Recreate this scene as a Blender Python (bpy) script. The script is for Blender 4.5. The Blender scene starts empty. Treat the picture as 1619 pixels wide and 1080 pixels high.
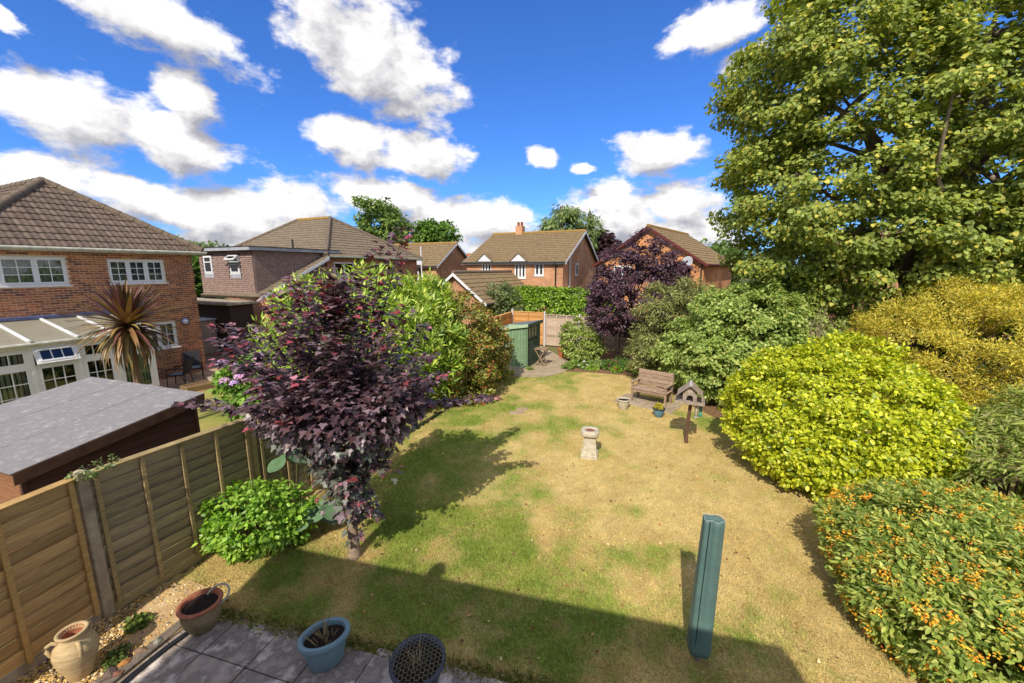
import bpy, bmesh, math, random
import numpy as np
from mathutils import Vector, Matrix
R = math.radians
random.seed(4); rng = np.random.default_rng(4)
scene = bpy.context.scene
COL = scene.collection

# ------------------------------------------------------------------ camera
FPX, PITCH, CAMH = 640.0, R(10.2), 4.1
cam_d = bpy.data.cameras.new('camera'); cam = bpy.data.objects.new('camera', cam_d); COL.objects.link(cam)
cam_d.sensor_width = 36; cam_d.lens = FPX/1619*36; cam_d.clip_start = .05; cam_d.clip_end = 3000
cam.location = (0, 0, CAMH); cam.rotation_euler = (math.pi/2-PITCH, 0, 0)
scene.camera = cam
CAMP = np.array([0, 0, CAMH])

# ------------------------------------------------------------------ sky with broken cumulus
SUN_DIR = Vector((-.234, -.680, .695)).normalized()
SUN_EL = math.asin(SUN_DIR.z); SUN_AZ = math.atan2(SUN_DIR.x, SUN_DIR.y)
world = bpy.data.worlds.new('World'); scene.world = world; world.use_nodes = True
wt = world.node_tree; wt.nodes.clear()
def nd(t, typ, **kw):
    n = t.nodes.new(typ)
    for k, v in kw.items():
        if k.startswith('i_'):
            key = k[2:]; key = int(key) if key.isdigit() else key.replace('_', ' ')
            n.inputs[key].default_value = v
        else: setattr(n, k, v)
    return n
def pix_dir(px, py):
    r, dn = px-809.5, py-540; c, s = math.cos(PITCH), math.sin(PITCH)
    v = Vector((r, FPX*c-dn*s, -FPX*s-dn*c)).normalized()
    return math.atan2(v.x, v.y), math.asin(v.z)
CLOUDS = [(250,35,170,62,-14),(590,85,170,100,-24),(105,180,120,80,-10),(270,215,160,50,-12),(300,150,60,36,-20),
          (560,225,75,48,-12),(660,245,90,45,-8),(330,330,230,50,-2),(50,285,110,45,0),(610,312,95,36,-5),(470,325,90,36,0),
          (1035,237,72,46,-4),(855,247,30,22,0),(915,265,24,9,0),(1120,40,80,40,18),(1160,95,46,26,10),
          (945,318,56,34,0),(1075,318,90,42,0),(1060,368,130,34,0),(765,352,105,42,0),(830,385,150,26,0),(430,378,190,26,0),
          (20,25,46,24,-20),(690,345,60,30,0),(200,300,90,34,0),(980,350,80,30,0)]
g = bpy.data.node_groups.new('cloud_density', 'ShaderNodeTree')
g.interface.new_socket('P', in_out='INPUT', socket_type='NodeSocketVector')
g.interface.new_socket('D', in_out='OUTPUT', socket_type='NodeSocketFloat')
gi, go = g.nodes.new('NodeGroupInput'), g.nodes.new('NodeGroupOutput')
L = g.links.new
n1 = nd(g, 'ShaderNodeTexNoise', i_Scale=5.0, i_Detail=6.0, i_Roughness=.6)
st = nd(g, 'ShaderNodeVectorMath', operation='MULTIPLY'); st.inputs[1].default_value = (1, 1.7, 1)
L(gi.outputs[0], st.inputs[0]); L(st.outputs[0], n1.inputs['Vector'])
sub = nd(g, 'ShaderNodeVectorMath', operation='SUBTRACT'); sub.inputs[1].default_value = (.5, .5, .5); L(n1.outputs['Color'], sub.inputs[0])
sc_ = nd(g, 'ShaderNodeVectorMath', operation='MULTIPLY'); sc_.inputs[1].default_value = (.13, .08, 0); L(sub.outputs[0], sc_.inputs[0])
wp = nd(g, 'ShaderNodeVectorMath', operation='ADD'); L(gi.outputs[0], wp.inputs[0]); L(sc_.outputs[0], wp.inputs[1])
prev = None
for (cx, cy, rx, ry, ro) in CLOUDS:
    a0, e0 = pix_dir(cx, cy); a1, _ = pix_dir(cx+rx, cy); a2, _ = pix_dir(cx-rx, cy); _, e1 = pix_dir(cx, cy+ry); _, e2 = pix_dir(cx, cy-ry)
    m = nd(g, 'ShaderNodeMapping', vector_type='TEXTURE')
    m.inputs['Location'].default_value = (a0, e0, 0); m.inputs['Rotation'].default_value = (0, 0, R(ro)); m.inputs['Scale'].default_value = ((a1-a2)/2, (e2-e1)/2, 1)
    L(wp.outputs[0], m.inputs['Vector'])
    ln = nd(g, 'ShaderNodeVectorMath', operation='LENGTH'); L(m.outputs[0], ln.inputs[0])
    if prev is None: prev = ln.outputs['Value']
    else:
        mn = nd(g, 'ShaderNodeMath', operation='SMOOTH_MIN'); mn.inputs[2].default_value = .25
        L(prev, mn.inputs[0]); L(ln.outputs['Value'], mn.inputs[1]); prev = mn.outputs[0]
blob = nd(g, 'ShaderNodeMath', operation='SUBTRACT'); blob.inputs[0].default_value = 1.0; L(prev, blob.inputs[1])
# away from the view broken cloud goes on, thickened to add neutral fill light
big = nd(g, 'ShaderNodeTexNoise', i_Scale=1.7, i_Detail=3.0); L(st.outputs[0], big.inputs['Vector'])
bigm = nd(g, 'ShaderNodeMapRange', i_1=.34, i_2=.58, i_3=-.5, i_4=.7); L(big.outputs['Fac'], bigm.inputs[0])
sx = nd(g, 'ShaderNodeSeparateXYZ'); L(gi.outputs[0], sx.inputs[0])
ab = nd(g, 'ShaderNodeMath', operation='ABSOLUTE'); L(sx.outputs[0], ab.inputs[0])
fx = nd(g, 'ShaderNodeMapRange', i_1=.9, i_2=1.1); L(ab.outputs[0], fx.inputs[0])
fy = nd(g, 'ShaderNodeMapRange', i_1=.62, i_2=.8); L(sx.outputs[1], fy.inputs[0])
fm = nd(g, 'ShaderNodeMath', operation='MAXIMUM'); L(fx.outputs[0], fm.inputs[0]); L(fy.outputs[0], fm.inputs[1])
mx = nd(g, 'ShaderNodeMix', data_type='FLOAT'); L(fm.outputs[0], mx.inputs[0]); L(blob.outputs[0], mx.inputs[2]); L(bigm.outputs[0], mx.inputs[3])
n2 = nd(g, 'ShaderNodeTexNoise', i_Scale=13.0, i_Detail=7.0, i_Roughness=.58); L(st.outputs[0], n2.inputs['Vector'])
n2m = nd(g, 'ShaderNodeMapRange', i_1=.25, i_2=.75, i_3=-.42, i_4=.42); L(n2.outputs['Fac'], n2m.inputs[0])
ad = nd(g, 'ShaderNodeMath', operation='ADD'); L(mx.outputs[0], ad.inputs[0]); L(n2m.outputs[0], ad.inputs[1])
L(ad.outputs[0], go.inputs[0])

L = wt.links.new
tc = nd(wt, 'ShaderNodeTexCoord'); sp = nd(wt, 'ShaderNodeSeparateXYZ'); L(tc.outputs['Generated'], sp.inputs[0])
az = nd(wt, 'ShaderNodeMath', operation='ARCTAN2'); L(sp.outputs[0], az.inputs[0]); L(sp.outputs[1], az.inputs[1])
el = nd(wt, 'ShaderNodeMath', operation='ARCSINE'); L(sp.outputs[2], el.inputs[0])
cb = nd(wt, 'ShaderNodeCombineXYZ'); L(az.outputs[0], cb.inputs[0]); L(el.outputs[0], cb.inputs[1])
def dens(off):
    v = nd(wt, 'ShaderNodeVectorMath', operation='ADD'); v.inputs[1].default_value = off; L(cb.outputs[0], v.inputs[0])
    q = wt.nodes.new('ShaderNodeGroup'); q.node_tree = g; L(v.outputs[0], q.inputs[0]); return q.outputs[0]
d0, d1 = dens((0, 0, 0)), dens((-.025, .05, 0))
cov = nd(wt, 'ShaderNodeMapRange', interpolation_type='SMOOTHSTEP', i_1=-.06, i_2=.38); L(d0, cov.inputs[0])
df = nd(wt, 'ShaderNodeMath', operation='SUBTRACT'); L(d0, df.inputs[0]); L(d1, df.inputs[1])
lit = nd(wt, 'ShaderNodeMapRange', i_1=-.50, i_2=.45); L(df.outputs[0], lit.inputs[0])
ccol = nd(wt, 'ShaderNodeMix', data_type='RGBA'); ccol.inputs[6].default_value = (1.5, 1.5, 1.68, 1); ccol.inputs[7].default_value = (3.95, 3.87, 3.8, 1)
nz = nd(wt, 'ShaderNodeTexNoise', i_Scale=9.0, i_Detail=6.0, i_Roughness=.6); L(cb.outputs[0], nz.inputs['Vector']); nzm = nd(wt, 'ShaderNodeMapRange', clamp=False, i_1=.3, i_2=.7, i_3=-.42, i_4=.42); L(nz.outputs['Fac'], nzm.inputs[0])
lsum = nd(wt, 'ShaderNodeMath', operation='ADD', use_clamp=True); L(lit.outputs[0], lsum.inputs[0]); L(nzm.outputs[0], lsum.inputs[1]); L(lsum.outputs[0], ccol.inputs[0])
sky = nd(wt, 'ShaderNodeTexSky', sky_type='NISHITA', sun_disc=False, sun_elevation=SUN_EL, sun_rotation=SUN_AZ, altitude=20, air_density=1.0, dust_density=.5, ozone_density=3.0)
hs = nd(wt, 'ShaderNodeMix', data_type='RGBA', blend_type='MULTIPLY'); hs.inputs[0].default_value = 1.0; hs.inputs[7].default_value = (.18, .355, .65, 1); L(sky.outputs[0], hs.inputs[6])
smix = nd(wt, 'ShaderNodeMix', data_type='RGBA'); L(cov.outputs[0], smix.inputs[0]); L(hs.outputs[2], smix.inputs[6]); L(ccol.outputs[2], smix.inputs[7])
bg = nd(wt, 'ShaderNodeBackground', i_Strength=.15); L(smix.outputs[2], bg.inputs[0])
wo = nd(wt, 'ShaderNodeOutputWorld'); L(bg.outputs[0], wo.inputs[0])

# ------------------------------------------------------------------ sun, exposure
sd = bpy.data.lights.new('sun', 'SUN'); sd.energy = 2.5; sd.angle = R(.53); sd.color = (1, .93, .80)
so = bpy.data.objects.new('sun', sd); COL.objects.link(so); so.rotation_euler = SUN_DIR.to_track_quat('Z', 'Y').to_euler(); so.location = (-10, -25, 30)
vs = scene.view_settings; vs.view_transform = 'Standard'; vs.look = 'None'; vs.exposure = 1.0; vs.gamma = 1.0; vs.use_curve_mapping = False
scene.cycles.max_bounces = 6; scene.cycles.transparent_max_bounces = 12; scene.cycles.use_denoising = True

# ------------------------------------------------------------------ helpers
def lin(r, g, b): return tuple(((c/255)/12.92 if c <= 10 else ((c/255+.055)/1.055)**2.4) for c in (r, g, b))
MATS = {}
def mat(name, c1, c2=None, scale=6., rough=.7, bump=.0, bscale=None, rand=0., stretch=(1,1,1), spec=.3, metal=0., c3=None, detail=5.):
    if name in MATS: return MATS[name]
    m = bpy.data.materials.new(name); m.use_nodes = True; t = m.node_tree; p = t.nodes['Principled BSDF']; l = t.links.new
    p.inputs['Roughness'].default_value = rough; p.inputs['Specular IOR Level'].default_value = spec; p.inputs['Metallic'].default_value = metal
    c2 = c2 or c1
    tcn = nd(t, 'ShaderNodeTexCoord'); mp = nd(t, 'ShaderNodeMapping'); mp.inputs['Scale'].default_value = stretch
    l(tcn.outputs['Object'], mp.inputs['Vector'])
    n = nd(t, 'ShaderNodeTexNoise', i_Scale=scale, i_Detail=detail, i_Roughness=.65); l(mp.outputs[0], n.inputs['Vector'])
    r_ = nd(t, 'ShaderNodeValToRGB'); e = r_.color_ramp.elements; e[0].position = .32; e[0].color = (*c1, 1); e[1].position = .68; e[1].color = (*c2, 1)
    if c3: x = e.new(.5); x.color = (*c3, 1)
    l(n.outputs['Fac'], r_.inputs[0]); out = r_.outputs[0]
    if rand:
        oi = nd(t, 'ShaderNodeObjectInfo'); mr = nd(t, 'ShaderNodeMapRange', i_3=1-rand, i_4=1+rand); l(oi.outputs['Random'], mr.inputs[0])
        h = nd(t, 'ShaderNodeHueSaturation'); l(mr.outputs[0], h.inputs['Value']); l(out, h.inputs['Color']); out = h.outputs[0]
    l(out, p.inputs['Base Color'])
    if bump:
        bn = nd(t, 'ShaderNodeTexNoise', i_Scale=bscale or scale*4, i_Detail=4.); l(mp.outputs[0], bn.inputs['Vector'])
        b = nd(t, 'ShaderNodeBump', i_Strength=bump, i_Distance=.02); l(bn.outputs['Fac'], b.inputs['Height']); l(b.outputs[0], p.inputs['Normal'])
    MATS[name] = m; return m
def leafmat(name, rough=.45, trans=.3, spec=.35):
    m = bpy.data.materials.new(name); m.use_nodes = True; t = m.node_tree; p = t.nodes['Principled BSDF']; l = t.links.new
    at = nd(t, 'ShaderNodeAttribute', attribute_name='Col'); l(at.outputs['Color'], p.inputs['Base Color'])
    p.inputs['Roughness'].default_value = rough; p.inputs['Specular IOR Level'].default_value = spec
    tr = nd(t, 'ShaderNodeBsdfTranslucent'); hsv = nd(t, 'ShaderNodeHueSaturation', i_Saturation=1.15, i_Value=1.3); l(at.outputs['Color'], hsv.inputs['Color']); l(hsv.outputs[0], tr.inputs['Color'])
    mx_ = nd(t, 'ShaderNodeMixShader', i_0=trans); l(p.outputs[0], mx_.inputs[1]); l(tr.outputs[0], mx_.inputs[2]); l(mx_.outputs[0], t.nodes['Material Output'].inputs[0])
    return m
LEAF = leafmat('leaf', .55, .38); LEAF_GLOSSY = leafmat('glossy_leaf', .38, .34, .4); LEAF_DRY = leafmat('matt_leaf', .8, .2, .1)

ORG = {}
def tag(o, label=None, cat=None, group=None, kind=None):
    if label: o['label'] = label
    if cat: o['category'] = cat
    if group: o['group'] = group
    if kind: o['kind'] = kind
    return o
def thing(name, loc, label, cat, group=None):
    o = bpy.data.objects.new(name, None); COL.objects.link(o); o.location = loc; o.empty_display_size = .1
    ORG[o.name] = Vector(loc); return tag(o, label, cat, group)
def link(name, me, m, parent=None, org=(0,0,0)):
    o = bpy.data.objects.new(name, me); COL.objects.link(o)
    if m and not me.materials: me.materials.append(m)
    if parent is not None:
        o.parent = parent; po = ORG.get(parent.name, Vector((0,0,0))); o.location = Vector(org)-po
    else: o.location = org
    ORG[o.name] = Vector(org); return o
class MB:
    """collects shapes into one mesh; self.M maps local to world"""
    def __init__(s, M=None): s.v = []; s.f = []; s.M = M or Matrix.Identity(4); s.sm = []
    def add(s, vs, fs, smooth=False):
        k = len(s.v); s.v += [s.M @ Vector(v) for v in vs]; s.f += [tuple(i+k for i in f) for f in fs]; s.sm += [smooth]*len(fs); return s
    def box(s, x0, x1, y0, y1, z0, z1, bev=0.):
        if bev:
            b = bmesh.new(); bmesh.ops.create_cube(b, size=1)
            for v in b.verts: v.co = Vector((x0+(v.co.x+.5)*(x1-x0), y0+(v.co.y+.5)*(y1-y0), z0+(v.co.z+.5)*(z1-z0)))
            bmesh.ops.bevel(b, geom=b.edges[:], offset=bev, segments=1, affect='EDGES'); b.verts.index_update()
            s.add([v.co.copy() for v in b.verts], [[v.index for v in f.verts] for f in b.faces]); b.free(); return s
        return s.add([(x0,y0,z0),(x1,y0,z0),(x1,y1,z0),(x0,y1,z0),(x0,y0,z1),(x1,y0,z1),(x1,y1,z1),(x0,y1,z1)],
                     [(0,3,2,1),(4,5,6,7),(0,1,5,4),(1,2,6,5),(2,3,7,6),(3,0,4,7)])
    def prism(s, pts, ext):
        n = len(pts); e = Vector(ext); P = [Vector(p) for p in pts]
        return s.add(P+[p+e for p in P], [tuple(range(n))[::-1], tuple(range(n, 2*n))]+[(i, (i+1)%n, n+(i+1)%n, n+i) for i in range(n)])
    def tube(s, path, rad, n=8, cap=True, smooth=True):
        P = [Vector(p) for p in path]; rad = rad if hasattr(rad, '__len__') else [rad]*len(P); vs = []; fs = []
        up = Vector((0,0,1))
        for i, p in enumerate(P):
            t = (P[min(i+1, len(P)-1)]-P[max(i-1, 0)]).normalized()
            u = t.cross(up if abs(t.z) < .9 else Vector((1,0,0))).normalized(); w = t.cross(u)
            for k in range(n):
                a = 2*math.pi*k/n; vs.append(p+(u*math.cos(a)+w*math.sin(a))*rad[i])
        for i in range(len(P)-1):
            for k in range(n): fs.append((i*n+k, i*n+(k+1)%n, (i+1)*n+(k+1)%n, (i+1)*n+k))
        s.add(vs, fs, smooth)
        if cap: s.add(vs[:n], [tuple(range(n))]); s.add(vs[-n:], [tuple(range(n))[::-1]])
        return s
    def lathe(s, prof, n=24, c=(0,0), sx=1., sy=1., smooth=True, flute=0., nf=0):
        vs = []; fs = []
        for (r, z) in prof:
            for k in range(n):
                a = 2*math.pi*k/n; q = r*(1+flute*math.cos(nf*a)); vs.append((c[0]+q*math.cos(a)*sx, c[1]+q*math.sin(a)*sy, z))
        for i in range(len(prof)-1):
            for k in range(n): fs.append((i*n+k, i*n+(k+1)%n, (i+1)*n+(k+1)%n, (i+1)*n+k))
        return s.add(vs, fs, smooth)
    def build(s, name, m, parent=None, org=None):
        po = Vector(org) if org is not None else (ORG.get(parent.name, Vector((0,0,0))) if parent is not None else Vector((0,0,0)))
        me = bpy.data.meshes.new(name); me.from_pydata([v-po for v in s.v], [], s.f); me.polygons.foreach_set('use_smooth', s.sm); me.update()
        return link(name, me, m, parent, po)
def frame(p, d, z=0.):
    """local x along d, y to the left of d (away), z up"""
    d = Vector((d[0], d[1], 0)).normalized(); n = Vector((-d.y, d.x, 0))
    M = Matrix.Identity(4); M.col[0][:3] = d; M.col[1][:3] = n; M.col[2][:3] = (0,0,1); M.col[3][:3] = (p[0], p[1], z); return M
def kids(o): return [c for c in o.children]
def copy_tree(o, parent=None):
    c = o.copy(); COL.objects.link(c); c.parent = parent
    ORG[c.name] = ORG.get(o.name, Vector())
    for ch in list(o.children): copy_tree(ch, c)
    return c
def hsh(ix, iy, iz, s):
    h = (ix*374761393 + iy*668265263 + iz*2147483647 + s*974711) & 0xffffffff
    h = ((h ^ (h >> 13))*1274126177) & 0xffffffff
    return ((h ^ (h >> 16)) & 0xffff)/65535.
def vnoise(x, y, z=None, s=0):
    z = np.zeros_like(x) if z is None else z
    ix, iy, iz = (np.floor(q).astype(np.int64) for q in (x, y, z)); fx_, fy_, fz = x-ix, y-iy, z-iz
    fx_, fy_, fz = (q*q*(3-2*q) for q in (fx_, fy_, fz)); o = 0
    for a in (0, 1):
        for b in (0, 1):
            for c in (0, 1):
                o = o + hsh(ix+a, iy+b, iz+c, s)*(fx_ if a else 1-fx_)*(fy_ if b else 1-fy_)*(fz if c else 1-fz)
    return o
def fbm(x, y, z=None, s=0, o=4):
    t = 0; a = .5
    for k in range(o):
        t = t + a*vnoise(x*2**k, y*2**k, None if z is None else z*2**k, s+k); a *= .5
    return t/(1-.5**o)
def np_mesh(name, V, faces, col=None, smooth=False):
    """faces: list of (n,k) int arrays"""
    me = bpy.data.meshes.new(name); me.vertices.add(len(V)); me.vertices.foreach_set('co', np.asarray(V, np.float32).ravel())
    lv = np.concatenate([f.ravel() for f in faces]); ks = np.concatenate([np.full(len(f), f.shape[1]) for f in faces])
    me.loops.add(len(lv)); me.loops.foreach_set('vertex_index', lv.astype(np.int32)); me.polygons.add(len(ks))
    me.polygons.foreach_set('loop_start', np.concatenate([[0], np.cumsum(ks)[:-1]]).astype(np.int32))
    if smooth: me.polygons.foreach_set('use_smooth', np.ones(len(ks), bool))
    me.update(calc_edges=True)
    if col is not None:
        a = me.attributes.new('Col', 'FLOAT_COLOR', 'POINT'); c4 = np.ones((len(V), 4), np.float32); c4[:, :3] = col; a.data.foreach_set('color', c4.ravel())
    return me
# leaf shapes: x across, y along, z normal
T_OVAL = (np.array([[0,0,0],[.30,.28,.07],[.27,.68,.06],[0,1,-.04],[-.27,.68,.06],[-.30,.28,.07]], float), [[0,1,2,3],[0,3,4,5]])
T_LANCE = (np.array([[0,0,0],[.13,.35,.03],[0,1,-.08],[-.13,.35,.03]], float), [[0,1,2],[0,2,3]])
T_RHOMB = (np.array([[0,0,0],[.36,.45,.08],[0,1,-.05],[-.36,.45,.08]], float), [[0,1,2],[0,2,3]])
_m = [(0,0),(.16,.02),(.42,-.06),(.38,.14),(.62,.36),(.36,.42),(.30,.56),(.16,.60),(.20,.78),(0,1.02)]
T_MAPLE = (np.array([[x, y, .12*abs(x)-.10*y*y] for x, y in _m]+[[-x, y, .12*abs(x)-.10*y*y] for x, y in _m[1:-1]], float),
           [[0,1,2,3],[0,3,4,5],[0,5,6,7],[0,7,8,9],[0,12,11,10],[0,14,13,12],[0,16,15,14],[0,9,17,16]])
T_SYC = (np.array([[0,0,0],[.46,.16,.09],[.40,.62,.05],[0,1,-.12],[-.40,.62,.05],[-.46,.16,.09]], float), [[0,1,2,3],[0,3,4,5]])
T_ELL = (np.array([[0,0,0],[.19,.3,.05],[.17,.65,.04],[0,1,-.05],[-.17,.65,.04],[-.19,.3,.05]], float), [[0,1,2,3],[0,3,4,5]])
def nrm(a): return a/np.maximum(np.linalg.norm(a, axis=1, keepdims=True), 1e-9)
def leaf_xf(Y, N):
    Y = nrm(Y); X = nrm(np.cross(Y, N)); Z = np.cross(X, Y); return X, Y, Z
def leaf_mesh(name, T, pos, Y, N, size, col):
    X, Y, Z = leaf_xf(Y, N); tv, tf = T; k = len(tv); n = len(pos); size = np.broadcast_to(np.asarray(size, float), (n,))
    V = pos[:, None, :]+size[:, None, None]*(tv[None, :, 0:1]*X[:, None, :]+tv[None, :, 1:2]*Y[:, None, :]+tv[None, :, 2:3]*Z[:, None, :])
    base = (np.arange(n)*k)[:, None]; faces = {}
    for f in tf: faces.setdefault(len(f), []).append(base+np.array(f)[None, :])
    return np_mesh(name, V.reshape(-1, 3), [np.concatenate(q) for q in faces.values()], np.repeat(col, k, axis=0))
def palette(n, cols, w=None, jit=.15, r=None):
    r = r or rng; c = np.array([lin(*q) for q in cols]); i = r.choice(len(c), n, p=None if w is None else np.array(w)/sum(w))
    return c[i]*(1+jit*r.standard_normal((n, 1))).clip(.5, 1.6)
def crown(lobes, n, seed, ncl=80, rc=.3, flat=.6, shell=.25, up=.6, jit=.5, bias=.5, rough=.18, zmin=.04, droop=0.):
    """leaf positions clustered on a set of ellipsoid lobes, with outward/up facing normals"""
    r = np.random.default_rng(seed); lob = np.array(lobes, float); area = (lob[:, 3]*lob[:, 4]+lob[:, 5]*(lob[:, 3]+lob[:, 4])); area /= area.sum()
    C = np.zeros((0, 3)); O = np.zeros((0, 3))
    while len(C) < ncl:
        k = ncl*3; i = r.choice(len(lob), k, p=area); q = lob[i]; dv = nrm(r.standard_normal((k, 3)))
        nz = fbm(dv[:, 0]*2.2+seed, dv[:, 1]*2.2, dv[:, 2]*2.2, seed)[:, None]
        p = q[:, :3]+dv*q[:, 3:6]*(1-np.abs(r.standard_normal((k, 1)))*shell)*(1+rough*(nz-.5)*2)
        ok = p[:, 2] >= zmin
        for j, o in enumerate(lob): ok &= (i == j) | ((((p-o[:3])/o[3:6])**2).sum(1) >= .45)
        tc_ = nrm(CAMP-q[:, :3]); ok &= ~(((dv*tc_).sum(1) < -.2) & (r.random(k) < bias))
        C = np.concatenate([C, p[ok]]); O = np.concatenate([O, (dv/q[:, 3:6]*q[:, 3:6].mean(1, keepdims=True))[ok]])
    C, O = C[:ncl], O[:ncl]
    O = nrm(O); k = r.integers(0, ncl, n)
    off = nrm(r.standard_normal((n, 3)))*(r.random((n, 1))**.45)*rc; off[:, 2] *= flat
    pos = C[k]+off; pos[:, 2] = np.maximum(pos[:, 2], zmin*.6)
    N = nrm(O[k]*.7+off/rc*.5+np.array([0, 0, up])+jit*r.standard_normal((n, 3)))
    Y = nrm(O[k]*.6+off/rc*.9+jit*r.standard_normal((n, 3))*.8+np.array([0, 0, -droop]))
    Y = nrm(Y-N*(Y*N).sum(1, keepdims=True)*.8)
    return pos, Y, N, C, r
def limbs(mb, base, targets, r0, fork=.45, seed=0, n=6, wob=.06):
    rr = random.Random(seed); base = Vector(base)
    for t in targets:
        t = Vector(t); p = [base.lerp(t, q)+Vector((rr.uniform(-1,1), rr.uniform(-1,1), rr.uniform(-.5,.5)))*wob*(t-base).length*(1 if 0 < q < 1 else 0) for q in (0, .25, .5, .75, 1)]
        p[1].z += .08*(t-base).length; p[2].z += .08*(t-base).length
        mb.tube(p, [r0, r0*.75, r0*.5, r0*.3, r0*.12], n, cap=False)
def shrub(name, label, cat, base, lobes, n, T, size, cols, w=None, seed=1, m=None, group=None, stem=(92,74,56), nstem=8, sr=.025, jit_s=.25, leafname='foliage', **kw):
    t = thing(name, (*base, 0), label, cat, group)
    pos, Y, N, C, r = crown(lobes, n, seed, **kw)
    me = leaf_mesh(leafname, T, pos-np.array([*base, 0]), Y, N, size*(1+jit_s*r.standard_normal(n)).clip(.4, 1.7), palette(n, cols, w, .16, r))
    tag(link(leafname, me, m or LEAF, t, (*base, 0)), kind='stuff')
    mb = MB(); idx = r.choice(len(C), min(nstem, len(C)), replace=False); limbs(mb, (*base, -.02), [tuple(C[i]) for i in idx], sr, seed=seed)
    mb.build('stems', mat('stem_%d_%d_%d' % stem, lin(*stem), lin(*[int(q*.7) for q in stem]), 20, .85, .4), t)
    return t
AX = Vector((.907, -.42, 0)).normalized(); BX = Vector((.42, .907, 0)).normalized()      # the estate's common grid

# ================================================================== SETTING: ground, lawn, patio, paths
def inpoly(x, y, poly):
    x = np.asarray(x, float); y = np.asarray(y, float); c = np.zeros(x.shape, bool); n = len(poly); j = n-1
    for i in range(n):
        xi, yi = poly[i]; xj, yj = poly[j]
        c ^= ((yi > y) != (yj > y)) & (x < (xj-xi)*(y-yi)/(yj-yi+1e-12)+xi); j = i
    return c
FENCE_P = Vector((-4.85, 4.2, 0)); FENCE_D = Vector((.38, .925, 0)).normalized()
def fence_x(y): return FENCE_P.x+(y-FENCE_P.y)*FENCE_D.x/FENCE_D.y
PA = Vector((.963, -.27, 0)).normalized(); PB = Vector((.27, .963, 0)).normalized(); PO = Vector((-3.35, 3.70, 0))     # patio grid
def patio_uv(x, y): return (x-PO.x)*PA.x+(y-PO.y)*PA.y, (x-PO.x)*PB.x+(y-PO.y)*PB.y
BED = [(2.2,15.9),(3.4,15.7),(4.6,15.2),(5.2,13.7),(5.4,12),(5.7,10.6),(5.8,9),(5.9,7.2),(5.8,5.6),(5.4,4.2),(5.2,3),(12,2),(16,12),(9,19.5),(5,20.2),(2.4,18.6)]
PATH = [(-.5,15.3),(.62,15.0),(1.3,15.1),(1.8,15.45),(2.2,15.95),(2.55,16.8),(2.5,17.9),(2.1,19.3),(1.6,21.2),(-.2,21.8),(-1.2,18)]
g_ = MB(); g_.add([(-400,-60,-.03),(400,-60,-.03),(400,900,-.03),(-400,900,-.03)], [(0,1,2,3)])
tag(g_.build('ground', mat('earth', lin(120,112,70), lin(92,98,52), .5, .95)), 'dry grassy earth stretching away under the gardens and houses', 'ground', kind='structure')

def grass_green(x, y):
    """0 straw .. 1 green: where the summer turf has stayed green"""
    n = fbm(x*.55+3.1, y*.55+1.7, s=3, o=4); n2 = fbm(x*1.9, y*1.9, s=8, o=4)
    gz = lambda cx, cy, rx, ry, w: w*np.exp(-(((x-cx)/rx)**2+((y-cy)/ry)**2))
    v = .25+gz(-1.6, 7.6, 1.5, 3.2, .62)+gz(-.6, 12., 1.6, 2.6, .42)+gz(1.7, 14.7, 3., .7, .3)+gz(2.3, 9.9, 1.2, .55, .40)+gz(-2.4, 4.4, 1.5, .6, .30)+gz(.2, 5.2, .8, 1., .30)+gz(.7, 3.9, .9, .5, .25)-gz(2.2, 12.7, 1.6, 1.0, .30)-gz(3.4, 6.5, 1.6, 3., .12)-gz(3.6, 9.2, 1.0, .9, .2)-gz(1.6,7.6,.6,.5,.15)
    return np.clip(v-.04+(n-.5)*.9+(n2-.5)*1.5, 0, 1)
STRAW = np.array(lin(214,192,130)); STRAW2 = np.array(lin(188,162,102)); GREEN = np.array(lin(122,142,58)); GREEN2 = np.array(lin(158,164,80))
def grass_col(x, y, s=0):
    q = grass_green(x, y)[:, None]; t = fbm(x*3., y*3., s=20+s, o=3)[:, None]; fine = fbm(x*14., y*14., s=31, o=3)[:, None]
    st_ = STRAW*(1-t)+STRAW2*t; gr = GREEN*(1-t)+GREEN2*t; a = np.clip((q-.18)/.62+(fine-.5)*1.3, 0, 1)
    return (st_*(1-a)+gr*a)*(.78+.42*fine)
SOILM = mat('soil', lin(96,72,52), lin(140,108,78), 9, .95, .8, 30)
gx, gy = np.meshgrid(np.arange(-6, 9.01, .08), np.arange(2.0, 17.2, .08)); nx, ny = gx.shape[1], gx.shape[0]
vx, vy = gx.ravel(), gy.ravel(); vz = .012*(fbm(vx*.8, vy*.8, s=5)-.5)+.006*(fbm(vx*6, vy*6, s=6)-.5)
idx = np.arange(nx*ny).reshape(ny, nx); F = np.stack([idx[:-1, :-1], idx[:-1, 1:], idx[1:, 1:], idx[1:, :-1]], -1).reshape(-1, 4)
fc = F.mean(1); cxm = vx[F].mean(1); cym = vy[F].mean(1); F = F[cxm > fence_x(cym)+.05]
me = np_mesh('lawn', np.stack([vx, vy, vz], 1), [F], grass_col(vx, vy), True)
lm = bpy.data.materials.new('lawn_turf'); lm.use_nodes = True; t = lm.node_tree; p = t.nodes['Principled BSDF']; p.inputs['Roughness'].default_value = .95; p.inputs['Specular IOR Level'].default_value = .1
at = nd(t, 'ShaderNodeAttribute', attribute_name='Col'); tcn = nd(t, 'ShaderNodeTexCoord'); n_ = nd(t, 'ShaderNodeTexNoise', i_Scale=45., i_Detail=5.); t.links.new(tcn.outputs['Object'], n_.inputs['Vector'])
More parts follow.
